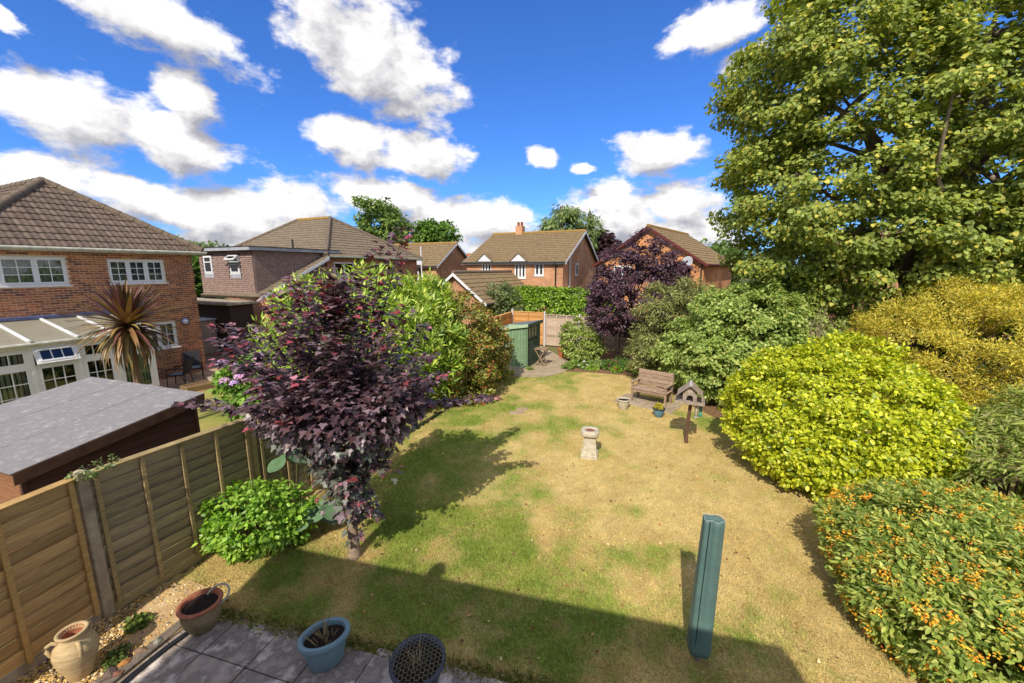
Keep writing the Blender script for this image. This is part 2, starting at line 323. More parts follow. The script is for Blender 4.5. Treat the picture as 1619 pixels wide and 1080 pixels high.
mr = nd(t, 'ShaderNodeMapRange', i_1=.3, i_2=.7, i_3=.62, i_4=1.22); t.links.new(n_.outputs['Fac'], mr.inputs[0]); hv = nd(t, 'ShaderNodeHueSaturation'); t.links.new(at.outputs['Color'], hv.inputs['Color']); t.links.new(mr.outputs[0], hv.inputs['Value']); t.links.new(hv.outputs[0], p.inputs['Base Color'])
bp = nd(t, 'ShaderNodeBump', i_Strength=.9, i_Distance=.03); t.links.new(n_.outputs['Fac'], bp.inputs['Height']); t.links.new(bp.outputs[0], p.inputs['Normal'])
tag(link('lawn', me, lm), 'sun-scorched garden lawn, straw coloured with green patches', 'lawn', kind='structure')
# grass blades standing on the turf
def blades(nb, x0, x1, y0, y1, hh, ww, seed):
    r = np.random.default_rng(seed); x = r.uniform(x0, x1, nb); y = y0+(y1-y0)*r.random(nb)**1.5
    u, v = patio_uv(x, y); edge = .45+.05*u.clip(-1, 5)+.09*(fbm(x*4, y*4, s=9)-.5)*2
    ok = (x > fence_x(y)+.08) & ~((u > -.75) & (v < edge)) & ~((u <= -.55) & (v < .55+.1*np.sin(x*9)) ) & ~inpoly(x, y, PATH) & (~inpoly(x, y, BED) | (r.random(nb) < .12)) & (y < 16)
    x, y = x[ok], y[ok]; n = len(x); c = grass_col(x, y)*(1.05+.27*r.standard_normal((n, 1))).clip(.45, 1.7); gq = grass_green(x, y)
    h = hh*(.55+.7*gq)*r.uniform(.6, 1.3, n); a = r.uniform(0, 6.28, n); le = r.uniform(.2, 1.3, n)*h; w = ww*r.uniform(.6, 1.3, n)
    b = np.stack([x, y, np.zeros(n)], 1); sd_ = np.stack([np.cos(a), np.sin(a), np.zeros(n)], 1)*w[:, None]; lean = np.stack([-np.sin(a+1), np.cos(a+1), np.zeros(n)], 1)*le[:, None]
    tip = b+lean+np.array([0, 0, 1])*h[:, None]
    V = np.stack([b-sd_, b+sd_, tip], 1).reshape(-1, 3); return V, np.repeat(c, 3, 0)
V1, c1_ = blades(300000, -4.8, 6, 2.6, 16, .036, .0052, 1); V2, c2_ = blades(110000, -4.8, 5.5, 2.6, 6.5, .040, .0038, 2)
V = np.concatenate([V1, V2]); c_ = np.concatenate([c1_, c2_])
tag(link('grass', np_mesh('grass', V, [np.arange(len(V)).reshape(-1, 3)], c_), LEAF_DRY), 'short dry grass blades covering the lawn', 'grass', kind='stuff')

def sheet(name, poly, z, m, label, cat, kind='structure', th=.05):
    return tag(MB().prism([(x, y, z-th) for x, y in poly], (0, 0, th)).build(name, m), label, cat, kind=kind)
sheet('flower_bed', BED, .012, SOILM, 'bare soil of the planting bed along the far and right edges', 'flower bed')
CONC = mat('path_concrete', lin(176,160,136), lin(140,124,104), 3, .9, .35, 26, c3=lin(164,146,120))
sheet('path', PATH, .03, CONC, 'worn pale concrete path in front of the green shed', 'path')
# garden paving slabs in the foreground
SLAB = mat('slab_stone', lin(232,218,206), lin(176,162,150), 3.5, .85, .5, 34, rand=.12, c3=lin(132,120,113))
patio = thing('patio', (*PO[:2], 0), 'grey concrete slab patio beside the house wall', 'patio'); patio['kind'] = 'structure'
MB(frame(PO, PA)).box(-.52, 7, -6.4, .42, -.06, .004).build('patio_bed', mat('joint_dirt', lin(70,60,48), lin(52,46,36), 12, .95), patio)
for iu in range(-1, 9):
    for iv in range(-4, 1):
        x0, x1 = iu*.6, iu*.6+.6; y0, y1 = iv*.6, iv*.6+.6
        if iv == 0: y0, y1 = 0, .47+.03*iu+.03*math.sin(iu*2.3)
        if iu == -1: x0 = -.5
        dz = random.uniform(-.003, .004)
        MB(frame(PO, PA)).box(x0+.006, x1-.006, y0+.006, y1-.006, -.04, .026+dz, .006).build('slab', SLAB, patio)
PALE = mat('pale_concrete', lin(205,178,136), lin(168,138,100), 4, .9, .4, 30, c3=lin(190,160,118))
sheet('concrete_strip', [(-3.86,3.86),(-3.72,4.18),(-3.95,4.62),(-4.3,4.75),(-4.62,4.42),(-4.5,4.05),(-4.25,3.75)], .018, PALE, 'pale worn concrete strip between fence and patio', 'path')
MB(frame(PO, PA)).box(-.66, -.53, -2.2, .42, -.05, .035, .008).build('kerb', mat('kerb_stone', lin(128,116,104), lin(98,88,78), 8, .9, .5))
tag(bpy.data.objects['kerb'], 'narrow stone edging along the left side of the patio', 'kerb', kind='structure')
GRAV = [(-3.9,3.85),(-4.2,3.8),(-4.55,4.1),(-4.9,4.2),(-5.0,3.9),(-4.9,2.6),(-4.0,2.4),(-4.08,3.3)]
sheet('gravel_bed', GRAV, .010, mat('gravel_base', lin(150,124,82), lin(110,90,62), 30, .95, .8), 'sandy base beneath the loose gravel by the fence', 'gravel')
r = np.random.default_rng(5); n = 9000; x = r.uniform(-5.0, -3.8, n); y = r.uniform(2.5, 4.7, n)
ok = inpoly(x, y, GRAV) | ((r.random(n) < .14) & (x > fence_x(y)+.1) & (patio_uv(x, y)[0] < -.66)) | ((x < fence_x(y)+.22) & (x > fence_x(y)+.06) & (r.random(n) < .6)); x, y = x[ok], y[ok]; n = len(x)
ico = bmesh.new(); bmesh.ops.create_icosphere(ico, subdivisions=1, radius=1); iv = np.array([v.co for v in ico.verts]); ifc = np.array([[v.index for v in f.verts] for f in ico.faces]); ico.free()
sz = r.uniform(.007, .017, n); S = np.stack([sz*r.uniform(.8, 1.5, n), sz*r.uniform(.7, 1.1, n), sz*.6], 1); a = r.uniform(0, 6.28, n); ca, sa = np.cos(a), np.sin(a)
P = iv[None]*(1+.18*r.standard_normal((n, len(iv), 1)))*S[:, None, :]; V = np.stack([P[..., 0]*ca[:, None]-P[..., 1]*sa[:, None]+x[:, None], P[..., 0]*sa[:, None]+P[..., 1]*ca[:, None]+y[:, None], P[..., 2]+.016+.006*r.random((n, 1))], -1).reshape(-1, 3)
F = (ifc[None]+(np.arange(n)*len(iv))[:, None, None]).reshape(-1, 3); cc = palette(n, [(214,182,120),(190,150,90),(226,206,168),(150,132,112),(204,168,104),(120,108,98)], [3,3,2,1,3,.7], .14, r)
tag(link('gravel', np_mesh('gravel', V, [F], np.repeat(cc, len(iv), 0), True), leafmat('pebble', .8, 0., .2)), 'loose golden gravel between the fence and the patio', 'gravel', kind='stuff')
# neighbour's ground
NL = [(-10.9,12.55),(-10.2,14.2),(-8.6,17.5),(-3.2,17.5),(-1.2,15.2),(-3.2,10),(-5.2,4.6),(-8.2,5.0),(-9.6,8.5)]
r = np.random.default_rng(9)
gx, gy = np.meshgrid(np.arange(-16, 0, .25), np.arange(3, 22, .25)); nx, ny = gx.shape[1], gx.shape[0]; vx, vy = gx.ravel(), gy.ravel(); idx = np.arange(nx*ny).reshape(ny, nx)
F = np.stack([idx[:-1, :-1], idx[:-1, 1:], idx[1:, 1:], idx[1:, :-1]], -1).reshape(-1, 4); cxm, cym = vx[F].mean(1), vy[F].mean(1); F = F[(cxm < fence_x(cym)-.12)]
ncol = grass_col(vx+40, vy+7)*.55+np.array(lin(132,136,56))*.45
tag(link('neighbour_lawn', np_mesh('neighbour_lawn', np.stack([vx, vy, np.full(len(vx), -.008)], 1), [F], ncol, True), lm), "neighbour's lawn beyond the left fence, half scorched", 'lawn', kind='structure')
NP_ = [(-16,7.5),(-12.3,9.3),(-10.85,12.5),(-10.15,14.2),(-8.9,17.2),(-13,21),(-18,19)]
NSL = mat('warm_paving', lin(190,156,124), lin(150,120,98), 4, .9, .3, 30, rand=.1)
npat = thing('neighbour_patio', (-12, 15, 0), "neighbour's warm buff paving around the brick house", 'patio'); npat['kind'] = 'structure'
MB().prism([(x, y, -.03) for x, y in NP_], (0, 0, .03)).build('paving_bed', mat('warm_joint', lin(120,100,82), lin(96,80,66), 6, .95), npat)
Mn = frame((-12.5, 16.1), BX); 
for iu in range(-9, 6):
    for iv in range(-5, 2):
        c0 = Mn @ Vector((iu*.6+.3, iv*.6+.3, 0))
        if inpoly([c0.x], [c0.y], [(-12.2,9.6),(-10.95,12.5),(-10.25,14.1),(-9.1,17),(-12.5,20.3),(-14.5,18)])[0]:
            MB(Mn).box(iu*.6+.006, iu*.6+.594, iv*.6+.006, iv*.6+.594, -.01, .014, .004).build('slab', NSL, npat)

# ================================================================== HOUSES
def clip_poly(poly, region):
    """clip 3d polygon (u,v,w) by convex CCW region in u,v"""
    out = poly
    for i in range(len(region)):
        a, b = region[i], region[(i+1) % len(region)]; nx_, ny_ = -(b[1]-a[1]), b[0]-a[0]
        f = lambda p: (p[0]-a[0])*nx_+(p[1]-a[1])*ny_
        res = []
        for j in range(len(out)):
            p, q = out[j], out[(j+1) % len(out)]; fp, fq = f(p), f(q)
            if fp >= 0: res.append(p)
            if (fp >= 0) != (fq >= 0):
                t_ = fp/(fp-fq); res.append(tuple(p[k]+(q[k]-p[k])*t_ for k in range(3)))
        out = res
        if len(out) < 3: return []
    return out
def tile_polys(tw, ga, K=8, amp=.022):
    prof = [amp*(.5-.5*math.cos(4*math.pi*k/K)) for k in range(K+1)]; P = []
    for k in range(K):
        x0, x1 = tw*k/K, tw*(k+1)/K; a, b = prof[k], prof[k+1]
        P.append([(x0,0,a+.040), (x1,0,b+.040), (x1,ga+.03,b+.008), (x0,ga+.03,a+.008)])
        P.append([(x0,0,0), (x1,0,0), (x1,0,b+.040), (x0,0,a+.040)])
    P.append([(tw,0,0),(tw,ga,0),(tw,ga,prof[-1]+.01),(tw,0,prof[-1]+.04)])
    return P
def roof_face(parent, O, U, V, region, m, single=False, tw=.33, ga=.345, K=8, deck=True, amp=.022):
    O, U, V = Vector(O), Vector(U).normalized(), Vector(V).normalized(); N = U.cross(V); po = ORG.get(parent.name, Vector((0,0,0)))
    w = lambda p: O+U*p[0]+V*p[1]+N*p[2]
    us = [p[0] for p in region]; vs_ = [p[1] for p in region]; TP = tile_polys(tw, ga, K, amp); joined = MB(); shared = None
    for iv in range(int(math.floor(min(vs_)/ga)), int(math.ceil(max(vs_)/ga))):
        for iu in range(int(math.floor(min(us)/tw))-1, int(math.ceil(max(us)/tw))+1):
            off = (iu*tw, iv*ga, random.uniform(0, .006)); polys = [[(p[0]+off[0], p[1]+off[1], p[2]+off[2]) for p in q] for q in TP]; full = True; cl = []
            for q in polys:
                c = clip_poly(q, region)
                if c: cl.append(c)
                if len(c) != len(q) or any(abs(c[k][0]-q[k][0])+abs(c[k][1]-q[k][1]) > 1e-6 for k in range(len(c))): full = False
            if not cl: continue
            if single and full:
                if shared is None:
                    mb = MB()
                    for q in TP: mb.add([U*p[0]+V*p[1]+N*p[2] for p in q], [tuple(range(len(q)))])
                    shared = bpy.data.meshes.new('tile'); shared.from_pydata(mb.v, [], mb.f); shared.update()
                o = link('tile', shared, m, parent, w((*off[:2], off[2])))
            elif single:
                mb = MB()
                for q in cl: mb.add([w(p) for p in q], [tuple(range(len(q)))])
                mb.build('tile', m, parent)
            else:
                for q in cl: joined.add([w(p) for p in q], [tuple(range(len(q)))])
    if not single: tag(joined.build('tiles', m, parent), kind='stuff')
    if deck: MB().prism([w((p[0], p[1], -.02)) for p in region], N*-.08).build('roof_deck', mat('roof_felt', (.05,.045,.04), (.07,.06,.05), 5, .9), parent)
def ridge(parent, a, b, m, rad=.13, seg=.42):
    a, b = Vector(a), Vector(b); n = max(1, int((b-a).length/seg)); d = (b-a)/n
    for i in range(n):
        mb = MB(); mb.tube([a+d*i, a+d*(i+1.04)], [rad*1.04, rad*.94], 10); mb.build('ridge_tile', m, parent)
def wall(parent, M, s0, s1, z0, z1, ops, m, th=.2, name='wall'):
    mb = MB(M); S = sorted({s0, s1, *[o[0] for o in ops], *[o[1] for o in ops]}); Z = sorted({z0, z1, *[o[2] for o in ops], *[o[3] for o in ops]})
    for i in range(len(S)-1):
        for j in range(len(Z)-1):
            cx, cz = (S[i]+S[i+1])/2, (Z[j]+Z[j+1])/2
            if any(o[0] < cx < o[1] and o[2] < cz < o[3] for o in ops): continue
            for y, fl in ((0, 1), (th, -1)):
                q = [(S[i],y,Z[j]),(S[i+1],y,Z[j]),(S[i+1],y,Z[j+1]),(S[i],y,Z[j+1])]; mb.add(q if fl == 1 else q[::-1], [(0,1,2,3)])
    for (a, b, c, d) in list(ops)+[(s0, s1, z0, z1)]:
        for q in ([(a,0,c),(b,0,c),(b,th,c),(a,th,c)], [(a,0,d),(a,th,d),(b,th,d),(b,0,d)], [(a,0,c),(a,th,c),(a,th,d),(a,0,d)], [(b,0,c),(b,0,d),(b,th,d),(b,th,c)]): mb.add(q, [(0,1,2,3)])
    return mb.build(name, m, parent)
UPVC = mat('white_upvc', (.80,.80,.80), (.72,.72,.74), 3, .35, spec=.5)
def glass(name, tint, fac):
    m = bpy.data.materials.new(name); m.use_nodes = True; t = m.node_tree; t.nodes.clear(); o = nd(t, 'ShaderNodeOutputMaterial')
    tr = nd(t, 'ShaderNodeBsdfTransparent'); tr.inputs[0].default_value = (*tint, 1); gl = nd(t, 'ShaderNodeBsdfGlossy', i_Roughness=.03)
    fr = nd(t, 'ShaderNodeFresnel', i_IOR=1.5); ad_ = nd(t, 'ShaderNodeMath', operation='ADD'); ad_.inputs[1].default_value = fac; t.links.new(fr.outputs[0], ad_.inputs[0])
    mx_ = nd(t, 'ShaderNodeMixShader'); t.links.new(ad_.outputs[0], mx_.inputs[0]); t.links.new(tr.outputs[0], mx_.inputs[1]); t.links.new(gl.outputs[0], mx_.inputs[2]); t.links.new(mx_.outputs[0], o.inputs[0]); return m
GLASS = glass('window_glass', (.82,.86,.86), .02)
NET = mat('net_curtain', lin(190,192,194), lin(96,100,106), 26, .9, stretch=(1,1,.35), detail=2.)
ROOM_SHADE = mat('painted_room_shade', (.03,.03,.035), (.05,.05,.05), 3, .9)  # dark board behind the glass; the room's dimness is painted in its colour
def window(parent, M, s0, s1, z0, z1, n=1, bars=None, rec=.05, fw=.055, sash=.045, curtain=True, m=UPVC, sill=True, widths=None):
    mb = MB(M); y0, y1 = rec, rec+.07
    mb.box(s0, s1, y0, y1, z1-fw, z1); mb.box(s0, s1, y0, y1, z0, z0+fw); mb.box(s0, s0+fw, y0, y1, z0+fw, z1-fw); mb.box(s1-fw, s1, y0, y1, z0+fw, z1-fw)
    ws = widths or [1/n]*n; x = s0+fw; W_ = s1-s0-2*fw; lights = []
    for i, q in enumerate(ws):
        lights.append((x+(0 if i == 0 else .02), x+W_*q-(0 if i == len(ws)-1 else .02))); x += W_*q
        if i < len(ws)-1: mb.box(x-.02, x+.02, y0+.005, y1, z0+fw, z1-fw)
    for (a, b) in lights:
        for bx in ((a, a+sash, z0+fw, z1-fw), (b-sash, b, z0+fw, z1-fw), (a+sash, b-sash, z0+fw, z0+fw+sash), (a+sash, b-sash, z1-fw-sash, z1-fw)): mb.box(bx[0], bx[1], y0-.012, y0+.04, bx[2], bx[3])
    w = mb.build('window', m, parent)
    for (a, b) in lights:
        a, b, c, d = a+sash, b-sash, z0+fw+sash, z1-fw-sash
        MB(M).box(a-.003, b+.003, y0+.014, y0+.022, c-.003, d+.003).build('pane', GLASS, w)
        if bars:
            gb = MB(M)
            for i in range(1, bars[0]): q = a+(b-a)*i/bars[0]; gb.box(q-.011, q+.011, y0+.006, y0+.030, c, d)
            for j in range(1, bars[1]): q = c+(d-c)*j/bars[1]; gb.box(a, b, y0+.008, y0+.028, q-.010, q+.010)
            gb.build('glazing_bar', m, w)
    if curtain:
        cm = MB(M); k = max(6, int((s1-s0)/.05)); pts = [(s0+(s1-s0)*i/k, y1+.06+.02*math.sin(i*1.9)) for i in range(k+1)]
        for i in range(k): cm.add([(pts[i][0],pts[i][1],z0),(pts[i+1][0],pts[i+1][1],z0),(pts[i+1][0],pts[i+1][1],z1),(pts[i][0],pts[i][1],z1)], [(0,1,2,3)], True)
        cm.build('curtain', NET, w)
    MB(M).box(s0-.1, s1+.1, y1+.22, y1+.24, z0-.1, z1+.1).build('painted_dim_backing', ROOM_SHADE, w)
    if sill: MB(M).box(s0-.05, s1+.05, -.05, y0+.03, z0-.045, z0-.002, .006).build('sill', m, w)
    return w
def brickmat(name, c1, c2, mort, scale=1., rand=0):
    m = bpy.data.materials.new(name); m.use_nodes = True; t = m.node_tree; p = t.nodes['Principled BSDF']; l = t.links.new; p.inputs['Roughness'].default_value = .88; p.inputs['Specular IOR Level'].default_value = .15
    tcn = nd(t, 'ShaderNodeTexCoord'); ge = nd(t, 'ShaderNodeNewGeometry')
    # run courses along the wall whichever way it faces: u = position along the wall tangent, v = height
    cr = nd(t, 'ShaderNodeVectorMath', operation='CROSS_PRODUCT'); cr.inputs[0].default_value = (0,0,1); l(ge.outputs['True Normal'], cr.inputs[1])
    dt = nd(t, 'ShaderNodeVectorMath', operation='DOT_PRODUCT'); l(ge.outputs['Position'], dt.inputs[0]); l(cr.outputs[0], dt.inputs[1])
    sp_ = nd(t, 'ShaderNodeSeparateXYZ'); l(ge.outputs['Position'], sp_.inputs[0]); cb_ = nd(t, 'ShaderNodeCombineXYZ'); l(dt.outputs['Value'], cb_.inputs[0]); l(sp_.outputs[2], cb_.inputs[1])
    b = nd(t, 'ShaderNodeTexBrick', i_Scale=1.0, i_Mortar_Size=.006, i_Bias=-.2, i_Brick_Width=.225, i_Row_Height=.075); b.inputs['Color1'].default_value = (*c1, 1); b.inputs['Color2'].default_value = (*c2, 1); b.inputs['Mortar'].default_value = (*mort, 1)
    l(cb_.outputs[0], b.inputs['Vector'])
    n_ = nd(t, 'ShaderNodeTexNoise', i_Scale=1.2, i_Detail=6.); l(ge.outputs['Position'], n_.inputs['Vector']); mr_ = nd(t, 'ShaderNodeMapRange', i_1=.3, i_2=.7, i_3=.75, i_4=1.2); l(n_.outputs['Fac'], mr_.inputs[0])
    h = nd(t, 'ShaderNodeHueSaturation'); l(b.outputs['Color'], h.inputs['Color']); l(mr_.outputs[0], h.inputs['Value']); l(h.outputs[0], p.inputs['Base Color'])
    bp_ = nd(t, 'ShaderNodeBump', i_Strength=.5, i_Distance=.01, invert=True); l(b.outputs['Fac'], bp_.inputs['Height']); l(bp_.outputs[0], p.inputs['Normal']); return m
BR_A = brickmat('red_brick', lin(176,116,84), lin(140,90,70), lin(200,176,150))
BR_D = brickmat('orange_brick', lin(196,142,104), lin(172,118,86), lin(206,180,150)); BR_E = brickmat('bright_orange_brick', lin(214,146,92), lin(190,122,78), lin(212,182,146))
TILE_A = mat('brown_concrete_tile', lin(122,106,92), lin(90,76,66), 7, .9, .5, 50, rand=.14, c3=lin(108,92,80))
TILE_D = mat('buff_tile', lin(140,122,94), lin(110,94,72), 5, .9, .4, 30, c3=lin(128,108,78)); RIDGE_Y = mat('lichen_ridge', lin(168,132,62), lin(128,104,70), 6, .9, .4)
RIDGE_G = mat('grey_ridge', lin(128,112,96), lin(92,80,68), 9, .9, .5)
GUT = mat('pale_gutter', lin(206,204,190), lin(160,156,140), 6, .5); BARGE_W = mat('white_board', (.74,.74,.76), (.62,.62,.66), 5, .5); BARGE_B = mat('oxblood_board', lin(112,52,48), lin(88,40,40), 6, .55)
BLACKP = mat('black_pipe', (.03,.03,.03), (.05,.05,.05), 6, .5); LEAD = mat('lead_flashing', lin(112,118,150), lin(84,90,122), 5, .6)

# ---- left neighbour: hipped brick house
A0 = Vector((-12.5, 16.1, 0)); HA = thing('brick_house', A0, 'red brick house with brown hipped tile roof at the left edge', 'house')
MA = frame(A0, BX); EA = 4.72; WA = 5.6
opsA = [(-5.5,-3.5,3.60,4.46),(-2.53,-.92,3.60,4.42),(-1.95,-.83,1.16,2.15)]
MORT = mat('mortar', lin(216,190,162), lin(194,166,138), 14, .95, .4)
wall(HA, MA, -WA, 0, -.05, EA, opsA, MORT, .22)
BRK = [mat('brick_%d' % i, lin(*c), lin(*[int(q*.72) for q in c]), 16, .88, .5, 60, rand=.22) for i, c in enumerate([(204,134,94),(188,118,84),(164,106,80),(214,150,104),(136,94,80)])]
bricks = []
for row in range(int(EA/.075)):
    z = .01+row*.075; s = -WA+.003-(.1125 if row % 2 else 0)
    while s < -.004:
        a, b = max(s, -WA+.003), min(s+.211, -.0); s += .225
        if b-a < .03: continue
        segs = [(a, b)]
        for (o0, o1, o2, o3) in opsA:
            if z+.06 > o2-.03 and z < o3: segs = [q for (c, d) in segs for q in ((c, min(d, o0-.002)), (max(c, o1+.002), d)) if q[1]-q[0] > .025]
        bricks += [(c, d, z) for c, d in segs]
full = [q for q in bricks if abs(q[1]-q[0]-.211) < .002]; full.sort(key=lambda q: (Vector(MA @ Vector((q[0], 0, q[2])))-Vector((0,0,CAMH))).length if q[2] > 2.6 else 99)
near = set(full[:300]); bm_ = MB(MA).box(0, .211, -.007, .04, 0, .061, .004); meshes = []
for m in BRK:
    me = bpy.data.meshes.new('brick'); me.from_pydata([v-A0 for v in bm_.v], [], bm_.f); me.materials.append(m); meshes.append(me)
rest = [MB(MA) for _ in BRK]
for q in bricks:
    k = random.choices(range(5), [4,4,3,2,2])[0]
    if q in near: link('brick', meshes[k], None, HA, MA @ Vector((q[0], random.uniform(-.002,.002), q[2])))
    else: rest[k].box(q[0], q[1], -.007+random.uniform(-.002,.002), .03, q[2], q[2]+.061)
for k in range(5): tag(rest[k].build('brickwork', BRK[k], HA), kind='stuff')
# the other walls of that house
MB(MA).box(-WA+.01, -.01, 8.8, 9, 0, EA).build('back_wall', BR_A, HA)
MB(MA).box(-WA, -WA+.2, .23, 8.79, 0, EA-.01).build('side_wall', BR_A, HA); MB(MA).box(-.2, -.003, .23, 8.79, 0, EA-.01).build('side_wall', BR_A, HA)
window(HA, MA, *opsA[0], 3, (2,3), widths=[.3,.37,.33]); window(HA, MA, *opsA[1], 3, (2,3)); window(HA, MA, *opsA[2], 2, (2,2))
ov = .28; hw = (WA+2*ov)/2; pit = math.tan(R(37)); rise = hw*pit; O = MA @ Vector((-WA-ov, -ov, EA+.02)); sl = math.hypot(hw, rise); Vs = (Vector(MA.col[1][:3])*hw+Vector((0,0,rise)))/sl
roofA = bpy.data.objects.new('roof', None); COL.objects.link(roofA); roofA.parent = HA; ORG[roofA.name] = ORG[HA.name]
roof_face(roofA, O, BX, Vs, [(0,0),(2*hw,0),(hw,sl)], TILE_A, single=True)
lenA = 9+2*ov
Ol = MA @ Vector((-WA-ov, -ov+lenA, EA+.02)); inw = Vector(MA.col[0][:3]); Vl = (inw*hw+Vector((0,0,rise)))/sl; Ul = -Vector(MA.col[1][:3])
roof_face(roofA, Ol, Ul, Vl, [(0,0),(lenA,0),(lenA-hw,sl),(0,sl)], TILE_A, single=False)
Or = MA @ Vector((ov, -ov, EA+.02)); Vr = (-inw*hw+Vector((0,0,rise)))/sl
roof_face(roofA, Or, -Ul, Vr, [(0,0),(lenA,0),(lenA,sl),(hw,sl)], TILE_A, single=False)
ap = O+BX*hw+Vs*sl+Vector((0,0,.03)); up4 = Vector((0,0,.05))
ridge(roofA, O+up4, ap, RIDGE_G); ridge(roofA, Or+up4, ap, RIDGE_G); ridge(roofA, ap, ap-Ul*(lenA-2*hw+.8), RIDGE_G)
gm = MB(MA); gm.tube([(-WA-ov-.1, -ov-.05, EA-.02), (ov+.1, -ov-.05, EA-.02)], .055, 8); gm.build('gutter', GUT, HA)
MB(MA).box(-WA-ov, ov, -ov+.01, -ov+.035, EA-.10, EA+.03).build('fascia', BARGE_W, HA); MB(MA).box(-WA-ov, ov, -ov+.036, -.001, EA-.07, EA-.05).build('soffit', BARGE_W, HA)
# wall lamp near the corner
wl = MB(MA @ Matrix.Translation((-.52, -.02, 2.08)) @ Matrix.Rotation(R(90), 4, 'X')); wl.lathe([(0,.10),(.07,.09),(.11,.05),(.125,0)], 16); wl.build('bulkhead_lamp', mat('lamp_white', lin(200,196,214), lin(150,146,170), 20, .4), HA)
MB(MA @ Matrix.Translation((-.52, -.008, 2.08)) @ Matrix.Rotation(R(90), 4, 'X')).lathe([(.10,.0),(.15,.005),(.15,.03),(.10,.032)], 16).build('lamp_rim', mat('lamp_dark', (.06,.06,.09), (.09,.08,.12), 9, .5), HA)

# ---- conservatory on that house
C0 = A0+AX*2.2; MC = frame(C0, BX); CV = thing('conservatory', (*C0[:2], 0), 'white framed lean-to conservatory with polycarbonate roof against the brick house', 'conservatory')
s0, s1 = -7.2, -2.62; zg = 2.18
def translucent(m, k):
    t = m.node_tree; p = t.nodes['Principled BSDF']; tr = nd(t, 'ShaderNodeBsdfTranslucent'); tr.inputs[0].default_value = (.9,.88,.82,1); x = nd(t, 'ShaderNodeMixShader', i_0=k); t.links.new(p.outputs[0], x.inputs[1]); t.links.new(tr.outputs[0], x.inputs[2]); t.links.new(x.outputs[0], t.nodes['Material Output'].inputs[0])
POLY = mat('polycarbonate', lin(178,172,152), lin(164,158,140), 2, .4, spec=.5); DWALL = mat('plinth', lin(150,96,66), lin(120,74,54), 9, .9)
MB(MC).box(s0, s1, .06, .2, -.02, .34).build('plinth', BR_A, CV)
zr = 2.58; translucent(POLY, .45)
bays = [-7.2, -6.25, -5.22, -4.32, -3.52, -2.62]
for i in range(5):
    a, b = bays[i], bays[i+1]
    MB(MC).prism([(a+.02, -.12, zg), (b-.02, -.12, zg), (b-.02, 2.17, zr), (a+.02, 2.17, zr)], (0, .006, .03)).build('roof_panel', POLY, CV)
for a in bays:
    MB(MC).prism([(a-.03, -.14, zg+.02), (a+.03, -.14, zg+.02), (a+.03, 2.18, zr+.02), (a-.03, 2.18, zr+.02)], (0, .004, .055)).build('roof_bar', UPVC, CV)
    MB(MC).box(a-.04, a+.04, -.04, .08, .34, zg-.10, .004).build('post', UPVC, CV)
    MB(MC).tube([(a, -.17, zg-.02), (a, -.17, zg+.07)], .05, 10).build('bar_cap', GUT, CV)
MB(MC).box(s0-.05, s1+.05, 2.06, 2.19, zr+.03, zr+.13, .01).build('flashing', LEAD, CV)
MB(MC).tube([(s0-.1, -.18, zg-.03), (s1+.1, -.18, zg-.03)], .055, 8).build('gutter', GUT, CV); MB(MC).box(s0, s1, -.045, .085, zg-.15, zg-.02).build('eaves_beam', UPVC, CV)
BLIND = mat('vertical_blind', lin(214,226,206), lin(178,196,176), 8, .8)
for i in range(5):
    a, b = bays[i]+.04, bays[i+1]-.04
    if i != 2: window(CV, MC, a, b, 1.56, 2.02, 1, (3,1) if i != 1 else (3,1), rec=-.02, curtain=False, sill=False)
    window(CV, MC, a, b, .34, 1.56, 1, (3,3) if i != 4 else None, rec=-.02, curtain=False, sill=False)
    if i in (0, 1, 4):
        for k in range(9):
            q = a+.05+(b-a-.1)*k/9; MB(MC).prism([(q, .14, .42), (q+.07, .17, .42), (q+.07, .17, 2.0), (q, .14, 2.0)], (0, .004, 0)).build('blind_slat', BLIND, CV)
# one top light stands open
a, b = bays[2]+.04, bays[3]-.04
Mo = MC @ Matrix.Translation((0, 0, 2.02)) @ Matrix.Rotation(R(-24), 4, 'X') @ Matrix.Translation((0, 0, -2.02)); window(CV, Mo, a, b, 1.56, 2.02, 1, (3,1), rec=-.06, curtain=False, sill=False)
Me = frame(C0+BX*s1, -AX); wall(CV, Me, .0, 2.2, 0, zg-.02, [(.15,1.0,.1,2.0),(1.15,2.0,.9,2.0)], UPVC, .08, 'end_frame')
MB(Me).box(.17, .98, .03, .04, .12, 1.98).build('pane', GLASS, CV); MB(Me).box(1.17, 1.98, .03, .04, .92, 1.98).build('pane', GLASS, CV)
MB(MC).box(s0+.3, s1-.5, 1.2, 1.9, .0, .8, .02).build('cane_sofa', mat('sofa', lin(150,128,92), lin(110,90,64), 8, .9), CV); MB(MC).box(s0, s1, .21, 2.15, .0, .03).build('floor', mat('cons_floor', lin(140,120,96), lin(120,100,80), 4, .7), CV)

